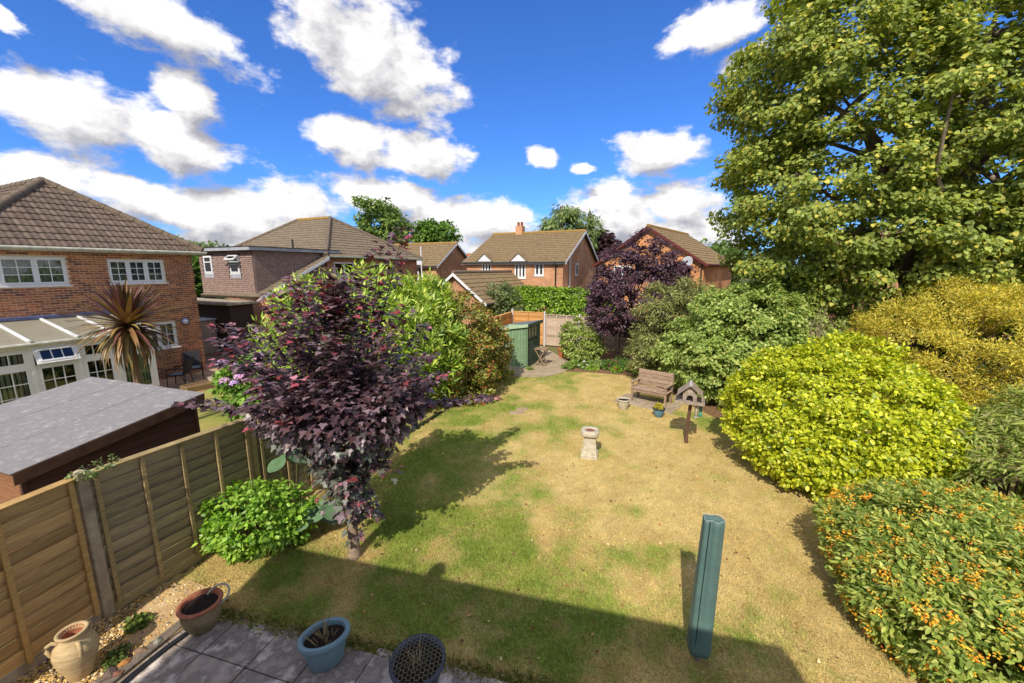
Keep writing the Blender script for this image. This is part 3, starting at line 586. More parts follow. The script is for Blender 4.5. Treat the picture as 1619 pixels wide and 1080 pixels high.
# ---- generic gabled house
def gable_house(name, label, P, D, w_long, depth, zE, zR, brick, tile, ridge_m, barge, wins=(), gable_wins=(), ov=.25, hip=False, gable_first=True, extra=None, chimney=None, gutter=BLACKP, cat='house', tiles=True, ga=.345):
    """P is the near corner; long wall runs from P along -D' ; the gable wall runs away along its left normal"""
    H = thing(name, (P[0], P[1], 0), label, cat); D = Vector((D[0], D[1], 0)).normalized(); M = frame(P, D)     # x along long wall (negative = left), y away
    ops = [(a, b, c, d) for (a, b, c, d, *_) in wins]; wall(H, M, -w_long, 0, -.1, zE, ops, brick, .2, 'front_wall')
    MB(M).box(-w_long+.01, -.01, depth-.2, depth, -.1, zE-.01).build('rear_wall', brick, H)
    Bd = Vector((-D.y, D.x, 0)); M2 = frame(P, Bd)
    # gable walls: pentagon prisms
    for x0 in (-.2, -w_long):
        ops2 = gable_wins if x0 == -.2 else ()
        MB(M).prism([(x0, .201, -.1), (x0, depth-.001, -.1), (x0, depth-.001, zE-.02), (x0, depth/2, zR-.06), (x0, .201, zE-.02)], (.2-.002, 0, 0)).build('gable_wall', brick, H)
    for wv in wins: window(H, M, *wv[:4], n=wv[4] if len(wv) > 4 else 2, bars=wv[5] if len(wv) > 5 else None, fw=.07, sash=.05)
    for wv in gable_wins:
        Mg = frame(Vector((P[0], P[1], 0)), Bd); window(H, Mg, *wv[:4], n=1, rec=-.035, fw=.06)
    rf = bpy.data.objects.new('roof', None); COL.objects.link(rf); rf.parent = H; ORG[rf.name] = ORG[H.name]
    half = depth/2; rise = zR-zE; sl0 = math.hypot(half, rise); k = ov/half; sl = sl0*(1+k); zl = zE-rise*k
    V1 = (Bd*half+Vector((0,0,rise)))/sl0; O1 = M @ Vector((-w_long-ov, -ov, zl)); roof_face(rf, O1, D, V1, [(0,0),(w_long+2*ov,0),(w_long+2*ov,sl),(0,sl)], tile, tw=.33, ga=ga, K=4)
    V2 = (-Bd*half+Vector((0,0,rise)))/sl0; O2 = M @ Vector((ov, depth+ov, zl)); roof_face(rf, O2, -D, V2, [(0,0),(w_long+2*ov,0),(w_long+2*ov,sl),(0,sl)], tile, tw=.33, ga=ga, K=4)
    ra = M @ Vector((-w_long-ov, half, zR+.03)); rb = M @ Vector((ov, half, zR+.03)); ridge(rf, ra, rb, ridge_m, .12, .45)
    for x0 in (ov+.002, -w_long-ov-.032):
        for q in ((-ov, zl, half, zR), (depth+ov, zl, half, zR)):
            MB(M).prism([(x0, q[0], q[1]-.16), (x0, q[2], q[3]-.16), (x0, q[2], q[3]+.015), (x0, q[0], q[1]+.015)], (.03, 0, 0)).build('bargeboard', barge, rf)
    for y in (-ov-.05, depth+ov+.05): MB(M).tube([(-w_long-ov, y, zl-.02), (ov, y, zl-.02)], .055, 8).build('gutter', gutter, rf)
    MB(M).box(-w_long-ov, ov, -ov+.002, -ov+.025, zl-.14, zl-.01).build('fascia', barge, rf)
    return H, M, rf
# ---- centre house (buff tiled roof, gable to the right)
D0 = Vector((3.47, 28, 0))
HD, MD, rD = gable_house('brick_house', 'orange brick house with buff roof and yellow lichened ridge behind the hedge', D0, AX, 7.6, 9.6, 4.66, 6.95, BR_D, TILE_D, RIDGE_Y, BARGE_W,
    wins=[(-6.35,-5.5,3.62,4.5,3),(-3.65,-2.75,3.42,4.5,3),(-2.1,-1.4,3.6,4.5,2),(-6.3,-5.2,1.0,2.1,3),(-3.6,-2.2,1.0,2.1,3)], gable_wins=[(3.0,3.7,3.6,4.5)])
for s in (-5.92, -3.2):
    MB(MD).prism([(s-.6, -.30, 4.62), (s+.6, -.30, 4.62), (s, -.30, 5.12)], (0, .9, 0)).build('dormer_gablet', BARGE_W, rD)
    for sg in (-1, 1): MB(MD).prism([(s, -.36, 5.17), (s+sg*.68, -.36, 4.60), (s+sg*.68, -.36, 4.64), (s, -.36, 5.21)], (0, 1.1, 0)).build('dormer_tiles', TILE_D, rD)
MB(MD).box(-5.6, -5.0, 4.5, 5.1, 6.7, 7.55, .02).build('chimney', BR_D, rD)
for cx in (-5.45, -5.15): MB(MD).lathe([(.11,7.55),(.10,7.85),(.12,7.87),(.08,7.88)], 10, (cx, 4.8)).build('chimney_pot', mat('pot_clay', lin(176,92,58), lin(140,70,46), 8, .8), rD)
MB(MD).tube([(-.5, -.08, 0), (-.5, -.08, 4.3), (-.5, -.3, 4.5)], .05, 8).build('downpipe', BLACKP, HD); MB(MD).tube([(.06, 1.4, 1.5), (.06, 1.4, 5.3)], .07, 8).build('soil_pipe', UPVC, HD)
MB(MD).prism([(.02, .4, 2.05), (.02, 3.2, 2.05), (.02, 2.8, 2.35), (.02, .8, 2.35)], (.9, 0, 0)).build('porch_canopy', UPVC, HD)
# ---- gabled house further left
HC, MC_, rC = gable_house('brick_house', 'brick house with dark gable end between the round trees and the lichened roof', (-6.25, 34), AX, 6.5, 5.8, 4.45, 6.3, BR_D, TILE_D, RIDGE_Y, BARGE_W, wins=[(-2.4,-1.4,3.2,4.2,2),(-5.4,-4.4,3.2,4.2,2)])
MB(MC_).prism([(-1.9-.55, -.3, 4.42), (-1.9+.55, -.3, 4.42), (-1.9, -.3, 4.9)], (0, .8, 0)).build('dormer_gablet', BARGE_W, rC)
MB(MC_).tube([(-1.2, -.4, 3.0), (-1.2, -.4, 5.9)], .05, 6).build('white_pole', UPVC, HC)
# ---- garage with its gable to us: the ridge runs away
GP = Vector((-1.5, 22.2, 0)); HG, MG_, rG = gable_house('garage', 'low brick garage with white bargeboards rising behind the photinia hedge', GP-AX*3.7, -BX, 7.5, 3.7, 2.4, 3.86, BR_D, TILE_D, RIDGE_G, BARGE_W, cat='garage')
# ---- right-hand house with oxblood bargeboards
AE = Vector((.78, -.62, 0)).normalized(); BE = Vector((.62, .78, 0)).normalized(); EP = Vector((11.2, 24, 0))
HE, ME_, rE = gable_house('brick_house', 'bright orange brick house with oxblood bargeboards behind the purple plum tree', EP-AE*6.75, -BE, 8, 6.75, 4.5, 6.68, BR_E, TILE_D, RIDGE_Y, BARGE_B, gutter=BARGE_B)
MEg = frame(EP, AE); window(HE, MEg, -2.5, -1.35, 3.2, 4.3, 2, rec=-.03, m=mat('brown_frame', lin(96,60,48), lin(80,48,40), 6, .5)); window(HE, MEg, -5.6, -4.4, 3.2, 4.3, 2, rec=-.03)
MB(MEg).tube([(-.12, -.06, 0), (-.12, -.06, 4.4)], .045, 8).build('downpipe', BLACKP, HE)
dish = thing('satellite_dish', MEg @ Vector((-.85, -.35, 4.45)), 'pale grey satellite dish on the bright orange brick gable', 'satellite dish'); dm = MEg @ Matrix.Translation((-.85, -.35, 4.45)) @ Matrix.Rotation(R(70), 4, 'X') @ Matrix.Rotation(R(-15), 4, 'Y')
MB(dm).lathe([(0,0),(.18,.012),(.32,.05),(.36,.075),(.36,.085),(.30,.05),(0,.012)], 20).build('reflector', mat('dish_grey', lin(190,192,196), lin(170,172,178), 4, .5), dish); MB(dm).tube([(0,-.3,.03),(0,-.1,.38),(0,0,.42)], .012, 6).build('feed_arm', BLACKP, dish)
MB(MEg).tube([(-.85,-.3,4.45),(-.85,-.02,4.4)], .02, 6).build('bracket', BLACKP, dish)
# ---- dormer bungalow with tile-hung dormer
Q0 = Vector((-10.9, 24.3, 0)); HB = thing('dormer_house', Q0, 'brick chalet house with brown tile-hung dormer and flat dormer roof', 'house'); MQ = frame(Q0, BX); zE = 4.8
wall(HB, MQ, 0, 8.4, 0, zE, [(.5,2.1,3.6,4.5),(3.65,5.8,3.45,4.45)], BR_A, .2); window(HB, MQ, .5,2.1,3.6,4.5, 2); window(HB, MQ, 3.65,5.8,3.45,4.45, 3)
MB(MQ).box(0, .2, .201, 10, 0, zE-.02).build('front_wall', BR_A, HB); MB(MQ).box(8.2, 8.399, .201, 10, 0, zE-.02).build('rear_wall', BR_A, HB); MB(MQ).box(.2, 8.19, 9.8, 9.999, 0, zE-.03).build('side_wall', BR_A, HB)
rB = bpy.data.objects.new('roof', None); COL.objects.link(rB); rB.parent = HB; ORG[rB.name] = ORG[HB.name]
TILE_B = mat('grey_brown_tile', lin(134,120,100), lin(100,88,74), 6, .9, .4, 40, c3=lin(120,106,88))
ov = .3; hw = 4.2+ov; rise = 2.8; sl = math.hypot(hw, rise); yl = Vector(MQ.col[1][:3]); xl = Vector(MQ.col[0][:3]); zz = Vector((0,0,1))
Vh = (yl*hw+zz*rise)/sl; Oh = MQ @ Vector((-ov, -ov, zE)); roof_face(rB, Oh, xl, Vh, [(0,0),(2*hw,0),(hw,sl)], TILE_B, K=6)
Vf = (xl*hw+zz*rise)/sl; Lf = 11.; Of = MQ @ Vector((-ov, Lf-ov, zE)); roof_face(rB, Of, -yl, Vf, [(0,0),(Lf,0),(Lf-hw,sl),(3.2,sl)], TILE_B, K=6)
Vb = (-xl*hw+zz*rise)/sl; Ob = MQ @ Vector((2*hw-ov, -ov, zE)); roof_face(rB, Ob, yl, Vb, [(0,0),(Lf,0),(Lf-3.2,sl),(hw,sl)], TILE_B, K=6)
apB = Oh+xl*hw+Vh*sl; ridge(rB, Oh+up4, apB+up4, RIDGE_G, .14); ridge(rB, Ob+up4, apB+up4, RIDGE_G, .14); ridge(rB, apB+up4, apB+yl*(Lf-hw-3.2)+up4, RIDGE_Y, .13); ridge(rB, apB+yl*(Lf-hw-3.2)+up4, Of+up4, RIDGE_G, .13)
MB(MQ).tube([(-ov, -ov-.05, zE-.02), (2*hw-ov, -ov-.05, zE-.02)], .055, 8).build('gutter', mat('green_gutter', lin(150,160,140), lin(120,130,112), 5, .5), rB)
# catslide strip with white verge
cs = math.hypot(4.3, 2.05); Vc = (xl*4.3+zz*2.05)/cs; Oc = MQ @ Vector((-4.6, 4.4, 2.70)); roof_face(rB, Oc, -yl, Vc, [(0,0),(4.95,0),(4.95,cs),(0,cs)], TILE_B, K=6)
MB(MQ).prism([(-4.6, -.58, 2.55), (-.3, -.58, 4.60), (-.3, -.58, 4.76), (-4.6, -.58, 2.71)], (0, .03, 0)).build('bargeboard', BARGE_W, rB)
# dormer: box with hung tiles
TH = [mat('hung_tile_%d' % i, lin(*c), lin(*[int(q*.8) for q in c]), 8, .85, .3, 40) for i, c in enumerate([(168,142,130),(162,136,124),(156,130,118)])]
dmr = MB(MQ); dmr.box(-4.3, .4, .15, 4.6, 2.6, 5.0); dormer = dmr.build('dormer', mat('dormer_batten', lin(80,60,52), lin(70,52,46), 6, .9), HB)
hung = [MB(MQ) for _ in TH]
dw = [(1.05,1.82,3.85,4.78),(3.32,4.05,3.85,4.78)]     # y ranges of the two small windows (y measured left from the corner)
for row in range(23):
    z = 2.66+row*.1; c = -(.08 if row % 2 else 0)
    while c < 4.5:
        a, b = max(c, 0)+.15, min(c+.16, 4.45)+.15; c += .165
        if b-a < .03 or any(z+.12 > w_[2]-.12 and z < w_[3] and b > w_[0]+.15 and a < w_[1]+.15 for w_ in dw): continue
        random.choice(hung).add([(-4.300,a,z+.12),(-4.300,b,z+.12),(-4.35,b,z),(-4.35,a,z),(-4.30,a,z),(-4.30,b,z)], [(0,1,2,3),(3,2,5,4)])
    c = -4.32-(.08 if row % 2 else 0)
    while c < .3:
        a, b = max(c, -4.32), c+.16; c += .165
        random.choice(hung).add([(a,.15,z+.12),(b,.15,z+.12),(b,.10,z),(a,.10,z),(a,.15,z),(b,.15,z)], [(3,2,1,0),(4,5,2,3)])
for k in range(3): tag(hung[k].build('hung_tiles', TH[k], dormer), kind='stuff')
Mdw = frame(MQ @ Vector((-4.3, 0, 0)), AX)
for i, w_ in enumerate(dw):
    wn = window(dormer.parent, Mdw, -w_[1]-.15, -w_[0]-.15, w_[2], w_[3], 1, None, rec=-.06, sill=True)
    MB(Mdw).box(-w_[1]-.13, -w_[0]-.17, -.075, -.03, 4.42, 4.47).build('transom', UPVC, wn)
    MB(Mdw).box(-w_[1]-.2, -w_[0]-.1, -.05, -.04, 3.62, 3.8).build('lead_apron', mat('apron', lin(176,178,186), lin(150,152,160), 6, .6), wn)
Mop = Mdw @ Matrix.Translation((0, -.07, 4.76)) @ Matrix.Rotation(R(-48), 4, 'X') @ Matrix.Translation((0, 0, -4.76)); window(HB, Mop, -1.82-.15, -1.05-.15, 4.42, 4.76, 1, None, rec=-.03, fw=.03, sash=.04, curtain=False, sill=False)
MB(MQ).box(-4.6, .9, -.1, 5.0, 5.0, 5.16).build('fascia', mat('grey_fascia', lin(176,178,184), lin(140,142,150), 4, .5), dormer); MB(MQ).box(-4.62, .95, -.13, 5.02, 5.161, 5.20).build('flat_roof', mat('roof_felt_dark', lin(70,66,62), lin(50,48,46), 6, .9), dormer)
MB(MQ).tube([(.3, 3.2, 5.1), (.3, 3.2, 5.9)], .06, 8).build('vent_pipe', BLACKP, rB)
# flat-roofed lean-to in front of the dormer and its cupboard
LT = thing('timber_lean_to', MQ @ Vector((-5.7, 3, 0)), 'dark timber lean-to with flat pale felt roof below the tile-hung dormer', 'lean-to')
DT = mat('dark_timber', lin(78,62,54), lin(52,42,38), 10, .85, .4, 40, stretch=(1,1,6), rand=.1)
MB(MQ).box(-5.58, -4.45, .35, 8, 0, 2.36).build('core', mat('dark_core', (.03,.026,.024), (.04,.03,.03), 5, .9), LT)
for k in range(18): MB(MQ).box(-5.605, -5.585, .34, 8.0, .02+k*.13, .02+k*.13+.122).build('cladding_board', DT, LT); MB(MQ).box(-5.58, -4.45, .318, .34, .02+k*.13, .142+k*.13).build('cladding_board', DT, LT)
MB(MQ).box(-5.8, -4.34, .1, 8.2, 2.37, 2.52, .02).build('felt_roof', mat('pale_felt', lin(176,164,146), lin(140,128,112), 3, .9, .4, 30), LT)
CB = thing('garden_cupboard', MQ @ Vector((-6, 2.0, 0)), 'beige plastic garden cupboard standing against the dark lean-to', 'cupboard'); PLB = mat('beige_plastic', lin(172,156,146), lin(150,134,126), 5, .6)
MB(MQ).box(-6.35, -5.65, 1.45, 3.0, 0, 1.62, .02).build('body', PLB, CB); MB(MQ).box(-6.40, -5.62, 1.38, 3.07, 1.625, 1.70, .02).build('lid', mat('grey_lid', lin(176,182,188), lin(150,156,162), 4, .6), CB)
for y0 in (1.5, 2.24): MB(MQ).box(-6.375, -6.352, y0, y0+.71, .08, 1.55, .01).build('door', mat('taupe_door', lin(140,122,112), lin(124,108,100), 5, .6), CB)
# ---- more distant houses
gable_house('brick_house', 'far house with an orange tiled roof just showing past the gabled house', (-4.6, 62), AX, 7, 7, 4.4, 6.4, BR_D, mat('orange_tile', lin(196,112,66), lin(160,88,54), 4, .9), RIDGE_Y, BARGE_W)
gable_house('brick_house', 'house with a pinkish tiled roof glimpsed through the sycamore', (27, 21), (.78,-.62), 9, 8, 4.3, 6.6, BR_D, mat('pink_tile', lin(186,140,126), lin(156,116,104), 4, .9), RIDGE_G, BARGE_W)
# ---- the photographed garden's own house, behind the viewpoint: its eaves shade the near lawn
DO = Vector((.968, -.25, 0)).normalized()
HO, MO_, rO = gable_house('own_house', 'house behind the viewpoint, whitened to bounce light, whose eaves shade the patio', Vector((-4.69, .42, 0)), -DO, 5.86, 7, 4.80, 7.0, mat('white_bounce_wall', (.8,.78,.74), (.72,.70,.66), 3, .9, .3), TILE_D, RIDGE_G, BARGE_W, ov=.35, wins=[(-4.6,-3.2,.0,2.1,2)])  # white wall finish made up to bounce light onto the shaded patio
MB().tube([(-2.71, .05, 4.6), (-2.71, .05, 4.9)], .05, 8).lathe([(0,4.84),(.09,4.86),(.125,4.95),(.09,5.06),(0,5.1)], 14, (-2.71, .05)).build('vent_cowl', BLACKP, rO)

# ================================================================== FENCES
def woodm(name, c1, c2, rand=.26): return mat(name, lin(*c1), lin(*c2), 5, .85, .3, 22, rand=rand, stretch=(.7,.7,9), c3=tuple((a+b)/2 for a, b in zip(lin(*c1), lin(*c2))))
W_GOLD = woodm('golden_fence_wood', (206,174,124), (166,134,90)); W_OLIVE = woodm('weathered_fence_wood', (178,164,132), (140,126,100)); W_ORANGE = woodm('orange_fence_wood', (220,170,106), (192,138,80)); W_GREY = woodm('grey_fence_wood', (206,186,164), (166,146,126))
W_BATT = woodm('golden_batten', (200,164,104), (160,126,76)); W_BATT2 = woodm('weathered_batten', (186,164,116), (140,120,82))
CPOST = mat('concrete_post', lin(190,174,150), lin(140,126,106), 6, .9, .5, 30, c3=lin(166,150,128)); CPOST_L = mat('pale_concrete_post', lin(208,204,204), lin(180,174,172), 5, .9, .4)
def fence_panel(label, P, D, w, m, mb_, z0=.14, h=1.66, nb=11, batt=4, group=None, gravel=True):
    D = Vector((*D[:2], 0)).normalized(); t = thing('lap_fence', (P[0], P[1], 0), label, 'fence', group); M = frame(P, D); e = h/nb
    for k in range(nb):
        zb = z0+k*e; q = MB(M); xs = [w*i/6 for i in range(7)]; wob = [random.uniform(-.007, .007) for _ in xs]; th = .011; pr = .032+random.uniform(-.005, .005)
        vs = []; fs = []
        for i, x in enumerate(xs):
            vs += [(x, .010, zb-.02), (x, -pr+.006, zb+e-.004+wob[i]), (x, -pr+.006+th, zb+e-.004+wob[i]), (x, .010+th, zb-.02)]
        for i in range(6): fs += [(4*i+j, 4*i+4+j, 4*i+4+(j+1) % 4, 4*i+(j+1) % 4) for j in range(4)]
        fs += [(3,2,1,0), (24,25,26,27)]; q.add(vs, fs).build('slat', m, t)
    for i in range(batt):
        x = [.02, w-.065][i//(batt-1)] if i in (0, batt-1) else .02+(w-.085)*i/(batt-1)
        MB(M).box(x, x+.045, -.058, -.026, z0-.02, z0+h, .004).build('batten', mb_, t); MB(M).box(x, x+.045, .03, .055, z0-.02, z0+h).build('batten', mb_, t)
    MB(M).box(-.005, w+.005, -.062, .06, z0+h+.002, z0+h+.024, .004).build('cap_rail', mb_, t)
    if gravel: MB(M).box(0, w, -.02, .025, -.02, z0-.03, .005).build('gravel_board', CPOST if m is not W_OLIVE else W_BATT2, t)
    return t
def fence_post(label, P, D, m, h=1.86, s=.1, group=None):
    M = frame(P, D); o = MB(M).box(-s/2, s/2, -s/2, s/2, -.05, h-.02, .008); o.add([(-s/2,-s/2,h-.02),(s/2,-s/2,h-.02),(s/2,s/2,h-.02),(-s/2,s/2,h-.02),(0,0,h+.012)], [(0,1,4),(1,2,4),(2,3,4),(3,0,4)])
    return tag(o.build('fence_post', m, None, org=(P[0], P[1], 0)), label, 'fence post', group)
FD1 = Vector((.20, .98, 0)).normalized(); fp = FENCE_P
fence_panel('golden brown lap fence panel at the lower left corner', fp-FD1*1.90, FD1, 1.83, W_GOLD, W_BATT, group='left boundary fence panels')
fence_post('grey timber-faced fence post between the golden and weathered panels', fp, FD1, CPOST, 1.88, .11)
q = fp+FENCE_D*.07; fence_panel('weathered olive fence panel beside the golden panel, above the gravel', q, FENCE_D, 1.83, W_OLIVE, W_BATT2, group='left boundary fence panels', batt=5)
q2 = fp+FENCE_D*1.97; fence_post('thin weathered post at the far end of the olive fence panel', q2, FENCE_D, W_BATT2, 1.92, .08)
q3 = q2+FENCE_D*.06; fence_panel('weathered fence panel hidden behind the purple maple', q3, FENCE_D, 1.83, W_OLIVE, W_BATT2, group='left boundary fence panels', batt=5)
q4 = q3+FENCE_D*1.9; fence_panel('second weathered fence panel behind the purple maple, nearer the laurel', q4, FENCE_D, 1.83, W_OLIVE, W_BATT2, group='left boundary fence panels', batt=5)
b0 = Vector((1.75, 21.5, 0))
def bf(k): return b0+AX*(1.9*k)
fence_panel('orange fence panel behind the green shed', bf(-1)+AX*.06, AX, 1.78, W_ORANGE, W_ORANGE, batt=3, group='back fence panels', gravel=False, z0=.06, h=1.72)
fence_panel('pale grey slatted fence panel right of the orange one', bf(0)+AX*.06, AX, 1.78, W_GREY, W_GREY, batt=4, group='back fence panels', gravel=False, z0=.06, h=1.62)
fence_panel('grey fence panel behind the round shrub', bf(1)+AX*.06, AX, 1.78, W_GREY, W_GREY, batt=4, group='back fence panels', gravel=False, z0=.06, h=1.62)
fence_panel('grey fence panel under the purple plum tree', bf(2)+AX*.06, AX, 1.78, W_GREY, W_GREY, batt=4, group='back fence panels', gravel=False, z0=.06, h=1.62)
fence_panel('grey fence panel at the right behind the green shrubs', bf(3)+AX*.06, AX, 1.78, W_GREY, W_GREY, batt=4, group='back fence panels', gravel=False, z0=.06, h=1.62)
fence_post('white concrete post at the left end of the orange panel', bf(-1), AX, CPOST_L, 1.92, .1); fence_post('white concrete post between the orange and grey panels', bf(0), AX, CPOST_L, 1.86, .09)
fence_post('concrete post behind the round shrub', bf(1), AX, CPOST_L, 1.8, .09); fence_post('concrete post left of the plum trunk', bf(2), AX, CPOST, 1.8, .09); fence_post('concrete post right of the plum trunk', bf(3), AX, CPOST, 1.8, .09)
LF = Vector((-.55, 18.8, 0)); LD = (bf(-1)-Vector((-1.25, 18.6, 0))).normalized()
fence_panel('orange fence panel just left of the green shed', Vector((-1.25, 18.6, 0)), LD, 1.78, W_ORANGE, W_ORANGE, batt=3, group='back fence panels', gravel=False, z0=.06, h=1.7)
fence_panel('orange fence panel in the corner behind the green shed', Vector((-1.25, 18.6, 0))+LD*1.9, LD, 1.78, W_ORANGE, W_ORANGE, batt=3, group='back fence panels', gravel=False, z0=.06, h=1.7)
# right boundary: low weathered panel glimpsed between the shrubs
fence_panel('dark weathered fence panel glimpsed between the lime and orange-flowered shrubs', Vector((7.15, 7.5, 0)), Vector((.42,-.9,0)), 1.83, woodm('dark_fence_wood', (108,96,78), (70,62,50)), W_BATT2, z0=.05, h=.95, nb=7, batt=4)

# ================================================================== SHEDS
N0 = Vector((-5.98, 4.55, 0)); ND = Vector((.325, .945, 0)).normalized(); MN = frame(N0, ND); NS = thing('garden_shed', N0, 'dark brown shiplap shed with sloping grey felt roof over the left fence', 'shed')
BROWN = mat('brown_shiplap', lin(92,58,48), lin(64,40,34), 6, .6, .3, 30, stretch=(1,1,8), rand=.1, spec=.4); BROWN_LIT = mat('sunlit_brown_shiplap', lin(150,104,72), lin(120,80,54), 6, .7, .3, 30, stretch=(1,1,8), rand=.1)  # near end wall: brown boards recoloured to their sunlit tone
wl_, wd_ = 2.05, 2.9; zt = lambda x: 1.66+.30*x/2.05
for k in range(17):
    z = .04+k*.12
    x0 = 0 if z+.115 < zt(0) else max(0, (z+.115-1.66)/.30*2.05)
    if x0 < wl_-.1: MB(MN).prism([(x0, 0, z), (wl_, 0, z), (wl_, .012, z+.112), (x0, .012, z+.112)], (0, .012, 0)).build('shiplap_board', BROWN, NS)
    if z+.115 < zt(0): MB(MN).prism([(0, .0, z), (0, wd_, z), (.012, wd_, z+.112), (.012, 0, z+.112)], (.012, 0, 0)).build('shiplap_board', BROWN_LIT, NS)
    if z+.115 < zt(wl_): MB(MN).prism([(wl_, .02, z), (wl_, wd_, z), (wl_-.012, wd_, z+.112), (wl_-.012, .02, z+.112)], (-.012, 0, 0)).build('shiplap_board', BROWN, NS)
MB(MN).prism([(.03,.03,0),(wl_-.03,.03,0),(wl_-.03,.03,zt(wl_)-.02),(.03,.03,zt(0)-.02)], (0, wd_-.06, 0)).build('carcass', mat('shed_inside', (.05,.03,.025), (.06,.04,.03), 4, .9), NS)
for (x, y) in ((-.012,-.012),(wl_-.03,-.012)): MB(MN).box(x, x+.05, y, y+.05, 0, zt(max(x,0))-.02, .004).build('corner_post', BROWN, NS)
FELT = mat('grey_felt', lin(160,156,154), lin(140,136,136), 10, .9, .6, 90, c3=lin(130,126,127)); ov = .09
rp = lambda x, y, dz=0: (x, y, zt(x)+.03+dz)
MB(MN).prism([rp(-ov,-ov), rp(wl_+ov,-ov), rp(wl_+ov,wd_+ov), rp(-ov,wd_+ov)], (0,0,.03)).build('roof_board', BROWN, NS)
for k in range(3):
    y0, y1 = -ov-.012+k*1.02, -ov-.012+k*1.02+1.06; dz = .031+.004*k
    MB(MN).prism([rp(-ov-.015,y0,dz), rp(wl_+ov+.015,y0,dz), rp(wl_+ov+.015,min(y1,wd_+ov+.01),dz), rp(-ov-.015,min(y1,wd_+ov+.01),dz)], (0,0,.006)).build('felt_strip', FELT, NS)
MB(MN).prism([rp(-ov,-ov-.002,-.12), rp(wl_+ov,-ov-.002,-.12), rp(wl_+ov,-ov-.002,.025), rp(-ov,-ov-.002,.025)], (0,-.02,0)).build('fascia_board', mat('fascia_brown', lin(112,82,62), lin(80,56,44), 6, .7, rand=.05), NS)
MB(MN).prism([(wl_+ov+.002,-ov,zt(wl_+ov)-.09),(wl_+ov+.002,wd_+ov,zt(wl_+ov)-.09),(wl_+ov+.002,wd_+ov,zt(wl_+ov)+.055),(wl_+ov+.002,-ov,zt(wl_+ov)+.055)], (.02,0,0)).build('fascia_board', BROWN, NS)
# small green shed at the end of the garden
GS0 = Vector((.62, 16.39, 0)); MG = frame(GS0, AX); GS = thing('garden_shed', GS0, 'small green wooden shed with pent felt roof at the end of the path', 'shed')
SG = mat('green_shed_paint', lin(128,154,118), lin(102,128,96), 5, .7, .3, 30, stretch=(1,1,5), rand=.08); SGP = mat('pale_green_paint', lin(176,196,160), lin(146,172,136), 6, .8, .3, 30, rand=.08); SG_SHADE = mat('shaded_green_paint', lin(96,112,92), lin(72,90,72), 5, .8, .3, 30, rand=.08)  # the right side's shade is put into the darker green
wS, dS = 1.24, 1.5; zS = lambda x: 1.84+.20*x/wS
MB(MG).prism([(-wS+.02,.02,0),(-.02,.02,0),(-.02,.02,zS(0)-.03),(-wS+.02,.02,zS(-wS)-.03)], (0,dS-.04,0)).build('carcass', mat('shed_core', lin(70,84,66), lin(60,72,56), 5, .9), GS)
for k in range(14):
    z = .05+k*.135; top = min(z+.13, zS(-wS)+.0)
    if top-z > .04:
        MB(MG).prism([(-wS,-.006,z),(-.84,-.006,z),(-.84,.016,top),(-wS,.016,top)], (0,.01,0)).build('weatherboard', SGP, GS)
        MB(MG).prism([(-wS-.006,0,z),(-wS-.006,dS,z),(-wS+.016,dS,top),(-wS+.016,0,top)], (.008,0,0)).build('weatherboard', SGP, GS)
    top = min(z+.13, zS(0))
    if top-z > .03:
        for (y0, y1) in ([(0, dS)] if not (z+.13 > 1.22 and z < 1.72) else [(0,.12),(1.12,dS)]):
            MB(MG).prism([(.006,y0,z),(.006,y1,z),(-.016,y1,top),(-.016,y0,top)], (-.008,0,0)).build('weatherboard', SG_SHADE, GS)
for k in range(6): MB(MG).box(-.83+k*.135, -.83+k*.135+.130, -.026, -.004, .07, 1.72, .004).build('door_board', SG, GS)
MB(MG).box(-.84, .0, -.012, .014, 1.725, 1.82).build('door_head', SGP, GS); MB(MG).box(-.01, .035, -.03, .02, .02, 1.84, .004).build('corner_trim', SG, GS); MB(MG).box(-wS-.02, 0.02, -.02, .05, .0, .06).build('sill_beam', SGP, GS)
for i in range(3):
    y0 = .14+i*.33; wn = MB(MG); wn.box(-.004,.012,y0,y0+.30,1.22,1.26); wn.box(-.004,.012,y0,y0+.30,1.68,1.72); wn.box(-.004,.012,y0,y0+.035,1.26,1.68); wn.box(-.004,.012,y0+.265,y0+.30,1.26,1.68); wn = wn.build('window', SG_SHADE, GS)
    MB(MG).box(-.012,-.008,y0+.02,y0+.28,1.25,1.70).build('pane', mat('painted_reflection_pane', lin(206,190,150), lin(150,140,110), 5, .2, spec=.6), wn)  # pale reflection painted into the opaque pane's base colour
MB(MG).prism([(-wS-.08,-.10,zS(-wS-.08)),(.08,-.10,zS(.08)),(.08,-.10,zS(.08)+.03),(-wS-.08,-.10,zS(-wS-.08)+.03)], (0,dS+.2,0)).build('roof', mat('green_felt', lin(118,124,126), lin(88,94,98), 4, .9, .5, 60), GS)
MB(MG).prism([(-wS-.08,-.115,zS(-wS-.08)-.09),(.08,-.115,zS(.08)-.09),(.08,-.115,zS(.08)+.034),(-wS-.08,-.115,zS(-wS-.08)+.034)], (0,.013,0)).build('fascia_board', SGP, GS)
MB(MG).box(.082,.098,-.115,dS+.1,zS(.08)-.10,zS(.08)+.036).build('fascia_board', SG_SHADE, GS)

